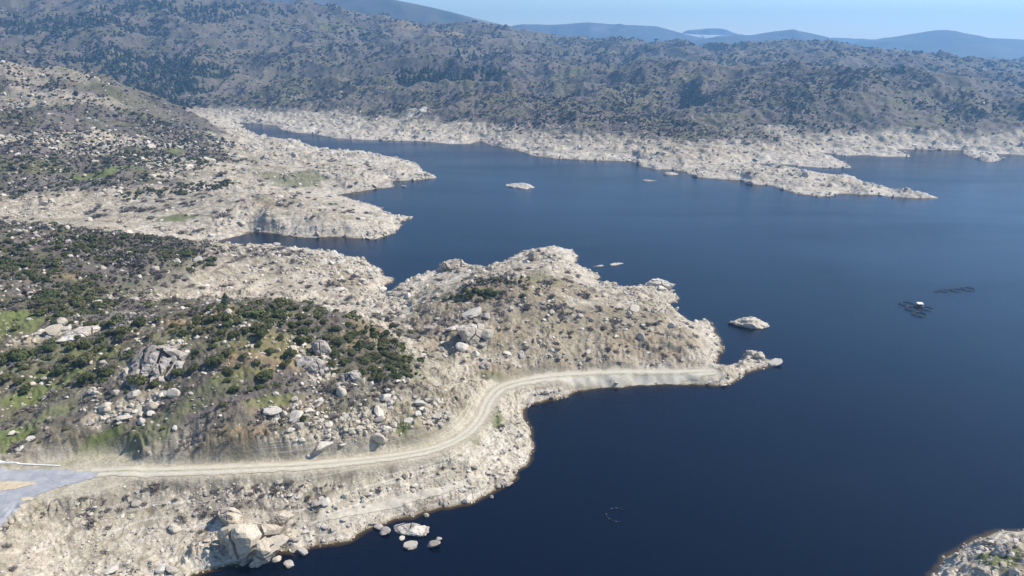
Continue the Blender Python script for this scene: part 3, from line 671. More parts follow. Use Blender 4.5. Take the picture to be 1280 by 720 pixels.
def conifer(seed, tiers=9, per=34, size=.1):
    r_ = np.random.default_rng(seed); V, n_ = [], 0
    P_, U_ = [], []
    for k in range(tiers):
        t_ = k / (tiers - 1); z = .12 + .86 * t_; rr = .34 * (1 - t_) ** .85 + .02
        for e in range(int(per * (1 - .75 * t_)) + 3):
            an = r_.uniform(0, 6.28); d = rr * r_.uniform(.35, 1.05); P_.append((d * math.cos(an), d * math.sin(an), z + r_.uniform(-.05, .04) - .1 * d)); U_.append((math.cos(an), math.sin(an), .5))
    P_ = np.array(P_); U_ = np.array(U_) + .5 * r_.normal(size=(len(P_), 3)); U_ /= np.linalg.norm(U_, axis=1)[:, None]
    a = np.cross(U_, r_.normal(size=U_.shape)); a /= np.linalg.norm(a, axis=1)[:, None]; b = np.cross(U_, a); s_ = size * r_.uniform(.6, 1.2, len(P_))[:, None]
    a, b = a * s_, b * s_ * .7
    return np.stack([P_ - a - b * .5, P_ + a * .3 - b, P_ + a + b * .5, P_ - a * .3 + b], 1).reshape(-1, 3), np.arange(len(P_) * 4).reshape(-1, 4)

# ------------------------------------------------------------------ uncountable cover: one object each, spread by geometry nodes
def proto_collection(name, meshes):
    c = bpy.data.collections.new(name)
    for k, me in enumerate(meshes): c.objects.link(bpy.data.objects.new("%s_kind.%03d" % (name, k), me))
    return c
def scatter(name, pos, scale, rot, meshes):
    n_ = len(pos); c = proto_collection(name, meshes)
    me = bpy.data.meshes.new(name); me.vertices.add(n_); me.vertices.foreach_set("co", np.asarray(pos, np.float32).ravel())
    a = me.attributes.new("size", 'FLOAT_VECTOR', 'POINT'); a.data.foreach_set("vector", np.asarray(scale, np.float32).ravel())
    a = me.attributes.new("turn", 'FLOAT_VECTOR', 'POINT'); a.data.foreach_set("vector", np.asarray(rot, np.float32).ravel())
    a = me.attributes.new("which", 'INT', 'POINT'); a.data.foreach_set("value", rng.integers(0, len(meshes), n_).astype(np.int32))
    o = link(name, me); tag(o, kind='stuff')
    g = bpy.data.node_groups.new(name, 'GeometryNodeTree')
    g.interface.new_socket("Geometry", in_out='INPUT', socket_type='NodeSocketGeometry'); g.interface.new_socket("Geometry", in_out='OUTPUT', socket_type='NodeSocketGeometry')
    gi = g.nodes.new('NodeGroupInput'); go = g.nodes.new('NodeGroupOutput'); ip = g.nodes.new('GeometryNodeInstanceOnPoints'); ci = g.nodes.new('GeometryNodeCollectionInfo')
    ci.inputs[0].default_value = c; ci.inputs[1].default_value = True; ci.inputs[2].default_value = True
    def na(nm, ty):
        q = g.nodes.new('GeometryNodeInputNamedAttribute'); q.data_type = ty; q.inputs[0].default_value = nm; return q.outputs[0]
    e2r = g.nodes.new('FunctionNodeEulerToRotation')
    L = g.links.new
    L(gi.outputs[0], ip.inputs['Points']); L(ci.outputs[0], ip.inputs['Instance']); ip.inputs['Pick Instance'].default_value = True
    L(na("which", 'INT'), ip.inputs['Instance Index']); L(na("turn", 'FLOAT_VECTOR'), e2r.inputs[0]); L(e2r.outputs[0], ip.inputs['Rotation'])
    L(na("size", 'FLOAT_VECTOR'), ip.inputs['Scale']); L(ip.outputs[0], go.inputs[0])
    md = o.modifiers.new("spread", 'NODES'); md.node_group = g
    return o
def cand(n_, r0, r1):
    lr = rng.uniform(math.log(r0), math.log(r1), n_); th = rng.uniform(math.radians(-50), math.radians(50), n_); r = np.exp(lr)
    return r * np.sin(th), r * np.cos(th), r
def rnd_rot(n_, tilt=.3):
    return np.stack([rng.normal(0, tilt, n_), rng.normal(0, tilt, n_), rng.uniform(0, 6.28, n_)], -1)
small_rocks = [mesh_from("rubble", *rock_shape(500 + i, 2, ax, 30, 9, .08), M[mt], False) for i, (ax, mt) in enumerate([((1, .8, .6), 'rock'), ((1, .6, .45), 'rock'), ((.9, .8, .7), 'rock_tan'), ((1, .7, .35), 'rock'), ((1, .6, .7), 'rock_tan'), ((.9, .7, .5), 'rock_grey')])]
# rubble over the bared granite and among the scrub
x, y, r = cand(330000, 120, 2300)
z = samp(Z, x, y); b = samp(bareF, x, y); rk = samp(rm, x, y); rdd = samp(rd, x, y); s_in = samp(S, x, y)
cl = sst(-.35, .55, fbm(x, y, 28, 3, 120)) * (.35 + .65 * sst(-.3, .3, perlin(x / 9, y / 9, 130)))
far = sst(400, 900, r)
pr = b * (.04 + .72 * cl ** 2.4) * (1 + .25 * far) * (1 - .8 * samp(sv, x, y)) + (1 - b) * (.04 + .30 * cl + .12 * far) + .5 * rk * (1 - .6 * far) + .45 * samp(gv, x, y) + .35 * sst(4, 0, np.abs(s_in) / np.maximum(r / 300, .5))
pr *= (rdd < .2) * (z > -.25)
k = rng.random(len(x)) < pr * .8
x, y, r, z = x[k], y[k], r[k], z[k]
sz = np.clip(np.exp(rng.normal(0, .55, len(x))) * r * (.0016 - .0004 * sst(400, 900, r)), .2, 4) * (1 + .5 * samp(rm, x, y)) * (1 - .35 * samp(gv, x, y)) * (1 - .5 * (1 - b[k]) * sst(600, 1200, r))
sca = sz[:, None] * rng.uniform(.75, 1.25, (len(x), 3))
scatter("rubble", np.stack([x, y, z + .12 * sz], -1), sca, rnd_rot(len(x), .35), small_rocks)
# evergreen scrub on the farther slopes
DENSE = [(110,138,85,10,1),(60,128,50,8,.8),(240,172,55,6,1),(215,185,60,5,.8),(600,145,40,6,.7),(690,150,50,7,.9),(760,150,50,8,1),(830,158,40,6,1),(800,140,60,7,.7),(1180,140,50,7,.8),(1000,155,50,4,.7),(90,215,90,9,.7),(180,212,50,6,.9),(60,232,60,5,.6),(210,236,60,4,.9)]
dm = patch(DENSE, .6, .5)
far_bush = [mesh_from("scrub", *crown(700 + i, 5, 80, .24, .8), M['far_scrub']) for i in range(5)]
x, y, r = cand(480000, 330, 3300)
z = samp(Z, x, y); b = samp(bare, x, y); gr = samp(gm, x, y); dn = samp(dm, x, y)
cl = sst(-.35, .35, fbm(x, y, 190, 4, 140)) * (.35 + .65 * sst(-.35, .35, fbm(x, y, 22, 2, 150)))
pr = np.maximum((1 - b) ** 2 * (.13 + .87 * cl), dn * .95) * (1 - .9 * gr) * (z > 11)
k = rng.random(len(x)) < pr * .8
x, y, r, z = x[k], y[k], r[k], z[k]
sz = np.clip(r * .00115, .8, 2.6) * np.exp(rng.normal(0, .42, len(x)))
scatter("scrub", np.stack([x, y, z - .1 * sz], -1), sz[:, None] * np.stack([np.ones(len(x)), np.ones(len(x)), rng.uniform(.7, 1.2, len(x))], -1), rnd_rot(len(x), .08), far_bush)
# woods of pine on the far slopes
WOOD = [(128,78,42,13,1),(185,100,52,16,1),(262,95,36,8,.9),(225,112,25,8,.9),(545,96,52,7,.9),(600,102,30,6,.8),(70,36,90,7,.9),(240,14,120,6,.9),(20,30,50,6,.8),(590,72,30,5,.5),(160,32,60,5,.7),(690,70,30,4,.5),]
wm = patch(WOOD, .5, .5)
pines = [mesh_from("pine", *conifer(800 + i, 7, 13, .17), M['pine']) for i in range(4)]
x, y, r = cand(260000, 520, 3000); wv = samp(wm, x, y); z = samp(Z, x, y)
k = (rng.random(len(x)) < wv * .38) & (z > 12)
x, y, r, z = x[k], y[k], r[k], z[k]; sz = rng.uniform(6, 13, len(x)) * np.clip(r / 1300, .5, 1.1)
scatter("pine_woods", np.stack([x, y, z - .3], -1), sz[:, None] * np.array([1, 1, 1.]), rnd_rot(len(x), .05), pines)
# leafless grey brush, low
brush = [mesh_from("brush", *twigs(900 + i), M['twig']) for i in range(4)]
x, y, r = cand(110000, 125, 1000); z = samp(Z, x, y); bb = samp(bm_, x, y); b = samp(bareF, x, y)
pr = np.clip(bb * .8 * sst(-.4, .3, perlin(x / 7, y / 7, 160)) + .16 * (1 - b) + .11 * b * sst(3.5, 8, z) * sst(-.2, .3, perlin(x / 18, y / 18, 161)), 0, 1) * (samp(rd, x, y) < .15) * (z > 3) * (samp(gm, x, y) < .5)
k = rng.random(len(x)) < pr * .7
x, y, r, z = x[k], y[k], r[k], z[k]; sz = np.clip(r * .0042, .6, 2.2) * np.exp(rng.normal(0, .3, len(x)))
scatter("brush", np.stack([x, y, z - .05], -1), sz[:, None] * np.array([1, 1, .75]), rnd_rot(len(x), .1), brush)
# low shrubs too small and too many to count on the near slopes
low = [mesh_from("undergrowth", *crown(950 + i, 6, 220, .15), M['oak']) for i in range(4)]
THICK = [(330,395,110,18,1),(450,438,70,34,1.3),(480,460,35,14,1),(60,440,70,14,.35),(90,382,45,22,.75),(110,310,110,14,.6),(60,345,60,10,.8),(210,318,50,12,.7),(590,366,40,5,.9),(190,470,60,10,.3),(120,430,60,10,.35),(30,330,40,16,.5),
         (130,225,70,5,.8),(60,240,60,7,.7),(200,200,70,8,.9),(210,238,60,6,.8),(60,205,60,8,.8),(250,232,40,3,.8)]
tk = patch(THICK, .6, .4)
x, y, r = cand(90000, 170, 800); z = samp(Z, x, y)
pr = (samp(tk, x, y) * .75 * sst(-.35, .25, perlin(x / 9, y / 9, 170)) + .03 * (1 - samp(bare, x, y))) * (samp(rd, x, y) < .1) * (z > 8)
k = rng.random(len(x)) < pr * np.clip(r / 450, .35, 1)
x, y, r, z = x[k], y[k], r[k], z[k]; sz = np.clip(r * .0045, .8, 2.0) * np.exp(rng.normal(0, .35, len(x)))
scatter("undergrowth", np.stack([x, y, z - .08 * sz], -1), sz[:, None] * np.array([1, 1, .9]), rnd_rot(len(x), .1), low)

# ------------------------------------------------------------------ words for where a thing stands
LANDMARKS = [((283,372),"the lone pointed tree on the knoll"),((195,448),"the big grey outcrop left of the knoll"),((400,440),"the grey outcrops on the knoll's right"),
 ((315,665),"the cracked boulder at the waterline"),((500,475),"the knoll's lower right foot"),((590,418),"the boulder pile on the peninsula"),((590,366),"the shrubs on the peninsula crest"),
 ((945,447),"the tip of the spit"),((565,328),"the rocky knob by the inlet"),((825,356),"the boulders on the peninsula's far shore"),((122,592),"the end of the asphalt"),
 ((165,508),"the rock field above the road"),((380,520),"the bouldery slope above the road bend"),((600,520),"the road bend"),((520,664),"the flat slabs in the water"),((630,605),"the rounded corner of the bank"),
 ((20,398),"the green meadow at the left"),((96,413),"the pale rock sheet left"),((380,380),"the knoll top"),((60,450),"the oaks in the lower meadow"),((330,470),"the brown clearing on the knoll"),
 ((110,300),"the wooded ridge at left"),((440,335),"the pale headland by the inlet"),((700,330),"the peninsula's far hump"),((870,420),"the pale snout of the peninsula"),((760,465),"the straight road on the spit"),
 ((1250,690),"the bottom right shore"),((400,630),"the stones beside the cracked boulder"),((210,700),"the pale slabs at the bottom edge"),((90,385),"the dark oak wood at left"),((480,545),"the pale blocks above the road"),
 ((560,520),"the pale cutting above the road"),((640,440),"the middle of the peninsula slope"),((60,562),"the grass by the asphalt"),((460,600),"the middle of the gravel bank")]
ORD = ["nearest","second nearest","third nearest","fourth nearest","fifth nearest","sixth nearest","seventh nearest","eighth nearest","ninth nearest","tenth nearest","eleventh nearest","twelfth nearest",
       "thirteenth nearest","fourteenth nearest","fifteenth nearest","sixteenth nearest","seventeenth nearest","eighteenth nearest","nineteenth nearest","twentieth nearest"]
REG = []                                     # (object, noun phrase, sizes, px, py, rpx)
def name_places(entries, sizes):
    """entries: [obj, look, px, py, rpx]; gives every object a label that fits it alone"""
    groups = {}
    for e in entries:
        d = [math.hypot(e[2] - a[0][0], (e[3] - a[0][1]) * 1.6) for a in LANDMARKS]; k = int(np.argmin(d))
        sw_ = sizes[0][1]
        for lim, wd in sizes:
            if e[4] >= lim: sw_ = wd
        groups.setdefault((k, sw_, e[1]), []).append((d[k], e[0]))
    for (k, sw_, look), l in groups.items():
        l.sort(key=lambda q: q[0])
        for i, (dd, o) in enumerate(l):
            o['label'] = ("%s %s %s" % (sw_, look, "by " + LANDMARKS[k][1])) if len(l) == 1 else "%s %s, %s %s" % (sw_, look, ORD[min(i, 19)] + " to", LANDMARKS[k][1])

# ------------------------------------------------------------------ boulders one can count
BOULD = [(474,657,6),(480,663,8),(515,680,9),(541,679,9),(548,673,4),(503,672,4),(532,643,4),(581,626,4),(615,621,3),(362,704,7),(347,697,6),(380,688,8),(395,628,8),(408,626,7),(388,633,4),(360,669,4),(371,673,6),(383,664,5),
 (465,612,3),(441,625,3),(350,601,5),(352,609,3),(352,620,3),(417,661,5),(220,659,8),(203,709,8),(215,711,8),(140,709,12),(249,679,4),(246,695,3),(218,682,5),(940,440,6),(950,444,7),(967,452,9),
 (553,335,5),(562,337,4),(575,338,5),(584,339,5),(592,341,4),(815,359,5),(826,360,7),(838,363,5),(801,363,4),
 (587,415,12),(610,417,9),(567,409,8),(578,433,9),(538,408,8),(593,389,13),(595,401,4),(609,395,6),(604,430,5),(595,441,6),(651,442,4),(511,409,7),
 (471,544,10),(482,539,6),(480,550,6),(481,496,8),(484,487,4),(495,497,4),(501,498,3),(444,515,4),(450,520,4),(524,502,6),(536,499,7),(545,480,5),(522,517,5),(512,525,6),(442,480,4),(430,479,5),(426,489,8),(427,525,5),
 (442,537,6),(450,534,6),(451,505,3),(505,477,4),(470,479,3),(663,499,8),(154,521,9),(177,525,7),(132,506,7),(161,512,6),(192,505,8),(145,490,5),(217,491,9),(189,516,5),(150,507,4),(121,511,4),(205,485,5),(339,511,11),(355,516,5),
 (365,525,5),(375,532,6),(381,520,5),(387,512,5),(395,527,4),(412,530,6),(404,555,10),(385,569,3),(186,565,3),(287,617,3),(24,559,5),(150,372,4),(169,373,7),(129,391,5),(140,373,4),(345,305,5),
 (628,603,5),(634,606,4),(623,607,4),(638,604,3),(631,599,3),(1245,680,5),(1262,692,6),(1225,690,4),(1205,700,4),(1255,705,5),(1270,676,4),(1195,712,4),(1235,700,3),(1240,716,4),
 (690,390,5),(720,375,4),(740,400,4),(780,405,4),(800,420,6),(770,420,4),(815,412,4),(705,420,4),(735,440,4),(785,445,3),(840,405,5),(690,495,4),(680,490,4),(700,487,3),(770,478,3),(820,478,3),(910,472,3),(925,466,3)]
extra = []
for (x0, y0, x1, y1, n_) in [(110,485,215,535,16),(330,490,430,560,26),(420,470,560,545,34),(520,395,620,450,18),(620,380,860,455,20),(360,615,470,680,22),(200,640,270,710,6),(500,580,650,620,18),(680,484,900,492,14),(300,310,480,365,20)]:
    for q in range(n_): extra.append((rng.uniform(x0, x1), rng.uniform(y0, y1), rng.uniform(2.2, 4.6)))
allb = np.array(BOULD + extra, float)
pts, ok = hit(allb[:, 0], allb[:, 1] + allb[:, 2] * .35)
ent = []
for k, ((px, py, rp), p) in enumerate(zip(allb, pts)):
    if k >= len(BOULD) and (samp(rd, p[0:1], p[1:2])[0] > .2 or p[2] < .3): continue
    _, _, dep = proj(p); s_ = rp * dep / F * .98
    me = ROCKS[3 if (px, py) in ((593,389),(140,709),(663,499),(967,452),(339,511)) else int(rng.integers(0, 8))]
    o = link("boulder", me); o.location = (p[0], p[1], p[2] + .18 * s_); o.scale = (s_, s_ * rng.uniform(.8, 1.15), s_ * rng.uniform(.85, 1.2))
    o.rotation_euler = (rng.normal(0, .15), rng.normal(0, .15), rng.uniform(-.5, .5) + (3.14 if rng.random() < .5 else 0))
    tag(o, cat="boulder", group="granite boulders on the bare banks")
    ent.append([o, "grey granite boulder" if me is ROCKS[6] else "tan granite boulder" if me in (ROCKS[2], ROCKS[4]) else "pale granite boulder", px, py, rp])
name_places(ent, [(0, "tiny"), (3.2, "small"), (5, "mid sized"), (7.5, "large")])

# rocks split by joints: one thing, each block a part
def cracked(name, px, py, rx_px, asp, hgt, seed, mat, label, cat, nb=10, rot=0., lift=0., gap=.14, stretch=1.9, sdir=.8):
    p, ok_ = hit(px, py); _, _, dep = proj(p); a = rx_px * dep / F
    V, Fc = rock_shape(seed, 5 if rx_px > 30 else 4, (a, a * asp, hgt), 14, 16, .10)
    V = V + (.035 * a) * np.stack([perlin(V[:, 0] / a * 4 + 3 * kk, (V[:, 1] + .8 * V[:, 2]) / a * 4, 20 + kk) + .7 * perlin(V[:, 0] / a * 9 + kk, (V[:, 1] + .8 * V[:, 2]) / a * 9, 24 + kk) + .5 * perlin(V[:, 0] / a * 20 + kk, (V[:, 1] + .7 * V[:, 2]) / a * 20, 28 + kk) for kk in range(3)], -1)
    r_ = np.random.default_rng(seed + 5)
    seeds = r_.uniform(-1, 1, (nb, 3)) * np.array([a * .9, a * asp * .9, hgt * .6])
    cs, sn = math.cos(sdir), math.sin(sdir)
    def met(q): return np.array([(q[0] * cs + q[1] * sn), (-q[0] * sn + q[1] * cs) * stretch, q[2] * 1.1])
    root = bpy.data.objects.new(name, None); col.objects.link(root); root.location = (p[0], p[1], p[2] + lift); root.rotation_euler = (0, 0, rot)
    tag(root, label, cat)
    base = bmesh.new(); vs = [base.verts.new(v) for v in V]
    for f in Fc: base.faces.new([vs[i] for i in f])
    for i in range(nb):
        b_ = base.copy()
        for j in range(nb):
            if i == j: continue
            mi, mj = met(seeds[i]), met(seeds[j]); d = mj - mi
            # plane where the two seeds are equally far in the stretched metric
            nx_ = np.array([d[0] * cs - d[1] * sn * stretch, d[0] * sn + d[1] * cs * stretch, d[2] * 1.1]); mid = (seeds[i] + seeds[j]) / 2
            nn_ = nx_ / np.linalg.norm(nx_); co = mid - nn_ * gap * r_.uniform(.4, 1.4)
            bmesh.ops.bisect_plane(b_, geom=b_.verts[:] + b_.edges[:] + b_.faces[:], plane_co=co, plane_no=nn_, clear_outer=True)
            ed = [e for e in b_.edges if e.is_boundary]
            if ed: bmesh.ops.holes_fill(b_, edges=ed, sides=0)
            if not b_.faces: break
        if len(b_.faces) < 6: b_.free(); continue
        me = bpy.data.meshes.new("block"); b_.to_mesh(me); b_.free(); me.materials.append(mat)
        o = link("block", me, root); q = seeds[i] * .03; o.location = (q[0], q[1], r_.uniform(-.06, .06) * hgt)
    base.free(); return root
cracked("granite_outcrop", 320, 680, 45, .8, 7.0, 11, M['rock_tan'], "huge cracked tan granite boulder rising from the near waterline", "outcrop", 26, .15, .2, .5, 1.7, .75)
cracked("granite_outcrop", 289, 648, 15, .8, 3.0, 12, M['rock_tan'], "rounded tan granite block touching the upper left of the huge cracked boulder", "outcrop", 4, 0, .2, .12)
cracked("granite_outcrop", 352, 650, 16, .6, 2.2, 17, M['rock_tan'], "low weathered tan ledge on the upper right of the huge cracked boulder", "outcrop", 5, .3, .2, .12)
cracked("granite_outcrop", 521, 664, 22, .55, 1.6, 13, M['rock'], "flat split white slab lying in the water off the gravel bank", "rock slab", 5, -.35, .3, .16)
cracked("granite_outcrop", 196, 455, 38, .8, 8.0, 14, M['rock_grey'], "large grey fissured outcrop with shrubs around it, left of the knoll", "outcrop", 34, .2, -1, .6, 2.6, 1.0)
cracked("granite_outcrop", 402, 438, 15, .8, 4.0, 15, M['rock_grey'], "grey cracked outcrop among dark shrubs on the knoll's right shoulder", "outcrop", 9, 0, 0, .2, 2.2, 1.2)
cracked("granite_outcrop", 392, 458, 20, .6, 4.2, 16, M['rock_grey'], "long grey cracked outcrop at the lower edge of the knoll's shrubs", "outcrop", 10, -.4, 0, .22, 2.2, 1.2)
cracked("granite_outcrop", 438, 472, 15, .6, 3.2, 18, M['rock_grey'], "grey split rock below the dark shrubs on the knoll's right", "outcrop", 8, .1, 0, .2, 2., 1.2)
cracked("granite_outcrop", 588, 420, 18, .8, 6.0, 19, M['rock'], "tall pile of pale split boulders on the middle of the peninsula", "outcrop", 7, .2, .4, .2, 1.4, .6)
cracked("granite_outcrop", 96, 416, 26, .9, 2.0, 20, M['rock'], "wide pale sheet of bare rock beyond the meadow at left", "outcrop", 9, 0, -.9, .15, 1.6, .2)
cracked("granite_outcrop", 1256, 690, 14, .7, 2.2, 21, M['rock_grey'], "grey angular rock on the corner of shore at bottom right", "outcrop", 5, .3, .2, .15)
cracked("granite_outcrop", 570, 335, 19, .6, 6.5, 22, M['rock_tan'], "rough tan knob of boulders at the mouth of the inlet", "outcrop", 16, 0, .5, .5, 1.3, .6)
cracked("granite_outcrop", 825, 357, 17, .6, 3.4, 23, M['rock'], "jagged boulder knob on the far shore of the peninsula", "outcrop", 10, -.2, .2, .25, 1.3, .6)

# islets
def islet(px, py, rx_px, asp, hgt, seed, label, rot=0., mat='rock', sink=.25):
    p = P(px, py, 0); _, _, dep = proj(p); a = rx_px * dep / F
    V, Fc = rock_shape(seed, 5 if rx_px > 12 else 4, (a, a * asp, hgt), 22, 11, .12)
    V = V + min(hgt * .16, a * .07) * np.stack([perlin(V[:, 0] / a * 3 + 3 * kk, (V[:, 1] + V[:, 2]) / a * 3, 20 + kk) + .8 * perlin(V[:, 0] / a * 8 + kk, (V[:, 1] + V[:, 2]) / a * 8, 24 + kk) + .6 * perlin(V[:, 0] / a * 18 + kk, (V[:, 1] + V[:, 2]) / a * 18, 28 + kk) for kk in range(3)], -1)
    o = link("rocky_islet", mesh_from("rocky_islet", V, Fc, M[mat], True)); o.location = (p[0], p[1], -sink * hgt); o.rotation_euler = (0, 0, rot)
    return tag(o, label, "islet")
islet(933, 403, 20, .72, 4.6, 31, "cream rock islet with dark left face off the peninsula's snout", -.25, 'rock_tan')
islet(655, 233.5, 19, .55, 3.0, 32, "long low white islet alone in mid lake", -.1)
islet(637, 231, 4, .4, 1.0, 33, "tiny sliver of rock at the left end of the long white islet", -.2)
islet(770, 330, 9, .45, 1.2, 34, "small flat tan islet behind the peninsula", .2, 'rock_tan')
islet(749, 332.5, 9, .25, .7, 35, "thin tan rock bar left of the small flat tan islet", .25, 'rock_tan')
islet(836, 218, 9, .5, 2.2, 36, "small tan islet close under the far shore", .3, 'rock_tan')
islet(812, 226, 8, .4, 1.2, 37, "tiny low rock in front of the small tan islet", -.1, 'rock_grey')
islet(505, 233, 4, .5, 1.0, 38, "tiny white rock off the end of the left headland")

# ------------------------------------------------------------------ shrubs one can count
SHR = [(107,448,14),(109,470,14),(130,474,8),(79,474,5),(54,462,7),(75,462,10),(59,474,5),(24,474,9),(33,484,10),(7,471,12),(31,458,8),(22,442,16),(42,439,10),(60,434,11),(4,447,10),(92,430,9),(108,428,9),(124,433,10),(140,433,8),
 (139,413,8),(155,411,10),(151,420,7),(175,401,9),(173,473,13),(193,479,9),(213,481,8),(222,464,11),(243,458,8),(267,449,10),(267,432,6),(246,402,8),(251,413,8),(270,397,8),(187,420,5),(134,463,8),(124,458,6),(200,431,6),(93,417,6),(111,405,9),
 (130,404,6),(274,446,11),(285,440,9),(305,444,6),(321,452,7),(324,430,6),(337,438,9),(298,456,6),(288,463,8),(284,474,6),(293,485,9),(334,466,13),(326,482,8),(347,481,5),(358,453,8),(363,440,10),(374,424,9),(351,420,6),(325,414,10),
 (293,417,9),(277,414,8),(250,414,7),(284,404,9),(313,485,5),(300,400,8),(315,395,8),(340,400,8),(355,395,8),(335,385,7),(350,381,7),(370,383,7),(385,385,7),(400,388,7),(300,388,6),(262,385,6),(240,388,6),(225,394,6),(365,405,8),(385,402,7),
 (380,412,7),(405,400,7),(420,410,9),(435,405,7),(410,420,8),(425,425,9),(440,418,8),(455,415,8),(450,430,9),(465,432,8),(440,440,9),(430,450,9),(455,448,9),(470,445,8),(480,440,7),(490,445,7),(465,460,9),(485,458,8),(500,455,7),(510,462,7),
 (450,465,9),(475,470,8),(495,470,7),(512,470,6),(420,440,8),(415,452,8),(467,420,6),(480,425,6),(492,430,5),
 (556,374,5),(565,371,6),(575,368,6),(585,365,6),(594,362,6),(601,365,6),(612,364,7),(619,366,6),(583,372,5),(572,375,5),(598,374,5),(608,371,5),(590,369,5)]
for (x0, y0, x1, y1, n_, lo_, hi_) in [(45,355,125,405,60,4,8),(5,292,215,330,50,3,6),(0,325,60,350,14,4,7),(230,380,400,412,22,4,7),(400,398,515,472,26,4,7),(0,420,150,485,14,4,8)]:
    for q in range(n_): SHR.append((rng.uniform(x0, x1), rng.uniform(y0, y1), rng.uniform(lo_, hi_)))
SHR = np.array(SHR[:298], float)
pts, ok = hit(SHR[:, 0], SHR[:, 1] + SHR[:, 2] * .45); ent = []
for k, ((px, py, rp), p) in enumerate(zip(SHR, pts)):
    if not ok[k] or p[2] < 6: continue
    _, _, dep = proj(p); s_ = rp * dep / F * 1.0; rz = rng.uniform(0, 6.28); sc3 = (s_ * rng.uniform(.9, 1.1), s_ * rng.uniform(.9, 1.1), s_ * rng.uniform(.85, 1.15))
    cme = CROWNS[int(rng.integers(0, 6))]
    if rp >= 7.5:
        o = bpy.data.objects.new("oak_shrub", None); col.objects.link(o)
        link("crown", cme, o); link("trunk", TRUNKS[k % 3], o)
    else: o = link("oak_shrub", cme)
    o.location = (p[0], p[1], p[2] - .06 * s_); o.scale = sc3; o.rotation_euler = (0, 0, rz)
    tag(o, cat="shrub", group="evergreen oak shrubs on the near land")
    ent.append([o, "green oak shrub", px, py, rp])
name_places(ent, [(0, "small"), (5.2, "medium"), (7.2, "large"), (10.5, "huge")])
# the lone conifer
p, _ = hit(283, 382); _, _, dep = proj(p); h_ = 17 * dep / F
o = bpy.data.objects.new("pine_tree", None); col.objects.link(o); o.location = (p[0], p[1], p[2] - .2); o.scale = (h_ * 1.25, h_ * 1.25, h_)
link("crown", mesh_from("crown", *conifer(61, 10, 60, .075), M['pine']), o)
lt = trunk_mesh(77); link("trunk", lt, o)
tag(o, "lone pointed dark tree standing above the shrubs on the knoll's skyline", "tree")

# ------------------------------------------------------------------ floats on the lake
def torus_mesh(R, r_, z0=0., a0=0., a1=6.2832, nu=40, nv=8, wob=0., seed=0):
    full = abs(a1 - a0 - 6.2832) < .01; V, Fc = [], []
    n_ = nu if full else nu + 1
    for i in range(n_):
        a = a0 + (a1 - a0) * i / nu; Rw = R * (1 + wob * math.sin(3 * a + seed))
        for j in range(nv):
            b_ = j * 2 * math.pi / nv; V.append(((Rw + r_ * math.cos(b_)) * math.cos(a), (Rw + r_ * math.cos(b_)) * math.sin(a), z0 + r_ * math.sin(b_)))
    for i in range(nu):
        i1 = (i + 1) % n_
        for j in range(nv): Fc.append((i * nv + j, i1 * nv + j, i1 * nv + (j + 1) % nv, i * nv + (j + 1) % nv))
    return V, Fc
def join(parts):
    V, Fc = [], []
    for v, f in parts:
        k = len(V); V += [tuple(q) for q in v]; Fc += [tuple(i + k for i in q) for q in f]
    return V, Fc
def tube(a, b, r_, n_=6):
    a = np.array(a, float); b = np.array(b, float); d = (b - a) / np.linalg.norm(b - a); s1 = np.cross(d, (.31, .52, .2)); s1 /= np.linalg.norm(s1); s2 = np.cross(d, s1)
    V = [q + r_ * (math.cos(e * 2 * math.pi / n_) * s1 + math.sin(e * 2 * math.pi / n_) * s2) for q in (a, b) for e in range(n_)]
    return V, [(e, (e + 1) % n_, n_ + (e + 1) % n_, n_ + e) for e in range(n_)]
def box(c, s_):
    x, y, z = c; a, b, d = s_
    V = [(x + i * a / 2, y + j * b / 2, z + k * d / 2) for i in (-1, 1) for j in (-1, 1) for k in (-1, 1)]
    return V, [(0, 1, 3, 2), (4, 6, 7, 5), (0, 4, 5, 1), (2, 3, 7, 6), (0, 2, 6, 4), (1, 5, 7, 3)]
def ball(c, r_, n_=8):
    V, Fc = [], []
    for i in range(n_ // 2 + 1):
        for j in range(n_):
            t_ = math.pi * i / (n_ // 2); a = 2 * math.pi * j / n_; V.append((c[0] + r_ * math.sin(t_) * math.cos(a), c[1] + r_ * math.sin(t_) * math.sin(a), c[2] + r_ * math.cos(t_)))
    for i in range(n_ // 2):
        for j in range(n_): Fc.append((i * n_ + j, i * n_ + (j + 1) % n_, (i + 1) * n_ + (j + 1) % n_, (i + 1) * n_ + j))
    return V, Fc
def pmesh(nm, vf, mat): return mesh_from(nm, vf[0], vf[1], mat, True)
COL = pmesh("collar", join([torus_mesh(1, .042, .02), torus_mesh(.9, .036, .02)]), M['black_pipe'])
RAIL = pmesh("handrail", join([torus_mesh(.95, .014, .24)] + [tube((.95 * math.cos(a), .95 * math.sin(a), .0), (.95 * math.cos(a), .95 * math.sin(a), .24), .012) for a in np.arange(12) * math.pi / 6]), M['black_pipe'])
FLO = pmesh("buoy", ball((0, 0, .03), .085), M['float'])
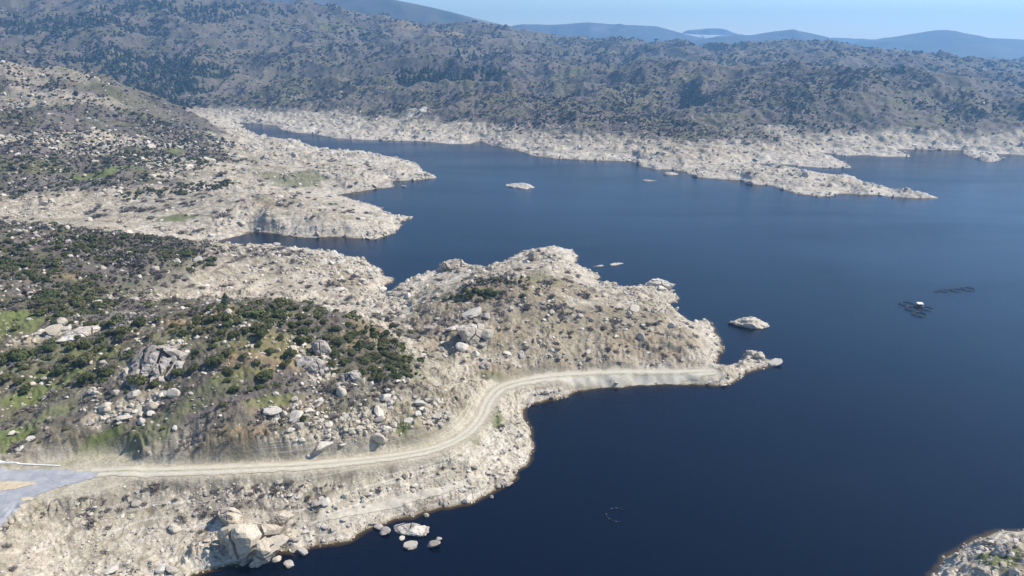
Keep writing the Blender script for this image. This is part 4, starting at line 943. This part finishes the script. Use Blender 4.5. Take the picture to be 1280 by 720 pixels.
for (px, py, rp, lab) in [(1133.5,380.5,8.5,"dark fish cage ring at the left end of the cluster with the white-roofed raft"),(1141,386.5,9,"dark fish cage ring below left of the white-roofed raft"),
                          (1158,386,7,"dark fish cage ring at the right end of the cluster with the white-roofed raft"),(1149,393.5,8.5,"lowest dark fish cage ring in front of the white-roofed raft"),
                          (1171,364.5,3.6,"smallest fish cage ring at the left end of the farther row"),(1181,364,5.5,"second fish cage ring from the left in the farther row"),
                          (1195,363,6.5,"third fish cage ring from the left in the farther row"),(1210,361.5,7.2,"largest fish cage ring at the right end of the farther row")]:
    p = P(px, py, 0); _, _, dep = proj(p); R_ = rp * dep / F
    o = bpy.data.objects.new("fish_cage", None); col.objects.link(o); o.location = p; o.scale = (R_, R_, R_); o.rotation_euler = (0, 0, rng.uniform(0, 6))
    link("collar", COL, o); link("handrail", RAIL, o)
    for e in range(5):
        q = link("buoy", FLO, o); a = e * 1.2566 + rng.uniform(-.3, .3); q.location = (1.08 * math.cos(a), 1.08 * math.sin(a), 0)
    tag(o, lab, "fish cage", "fish cages floating on the lake")
p = P(1149.5, 383.2, 0); o = bpy.data.objects.new("feeding_raft", None); col.objects.link(o); o.location = p; o.scale = (.82, .82, .82); o.rotation_euler = (0, 0, -.12)
link("deck", pmesh("deck", join([box((0, 0, .35), (4.6, 3.4, .3)), box((0, 1.3, .1), (4.8, .6, .5)), box((0, -1.3, .1), (4.8, .6, .5))]), M['deck']), o)
link("cabin", pmesh("cabin", box((0, .2, 1.3), (3.0, 2.0, 1.6)), M['deck']), o)
link("roof", mesh_from("roof", [(-1.9, -1.3, 2.1), (1.9, -1.3, 2.1), (1.9, 1.7, 2.5), (-1.9, 1.7, 2.5), (-1.9, -1.3, 2.25), (1.9, -1.3, 2.25), (1.9, 1.7, 2.65), (-1.9, 1.7, 2.65)], [(0, 3, 2, 1), (4, 5, 6, 7), (0, 1, 5, 4), (1, 2, 6, 5), (2, 3, 7, 6), (3, 0, 4, 7)], M['white_paint'], False), o)
link("door", pmesh("door", box((.4, -.82, 1.15), (.7, .05, 1.3)), M['float']), o)
tag(o, "small dark raft hut with a white roof among the fish cages", "raft")
p = P(771, 644, 0); o = bpy.data.objects.new("floating_ring", None); col.objects.link(o); o.location = p
for (a0, a1) in ((.62, 1.45), (1.5, 2.05), (3.0, 3.75), (3.8, 4.95)):
    link("pipe", pmesh("pipe", torus_mesh(3.3, .16, .05, a0, a1, 16, 8), M['black_pipe']), o)
for a in (1.47, 1.98, 3.05, 3.78, 4.5):
    q = link("float", pmesh("float", torus_mesh(3.3, .2, .12, a - .06, a + .06, 3, 8), M['float']), o)
tag(o, "broken dark ring of floating pipe with gaps, adrift on the near water", "floating ring")
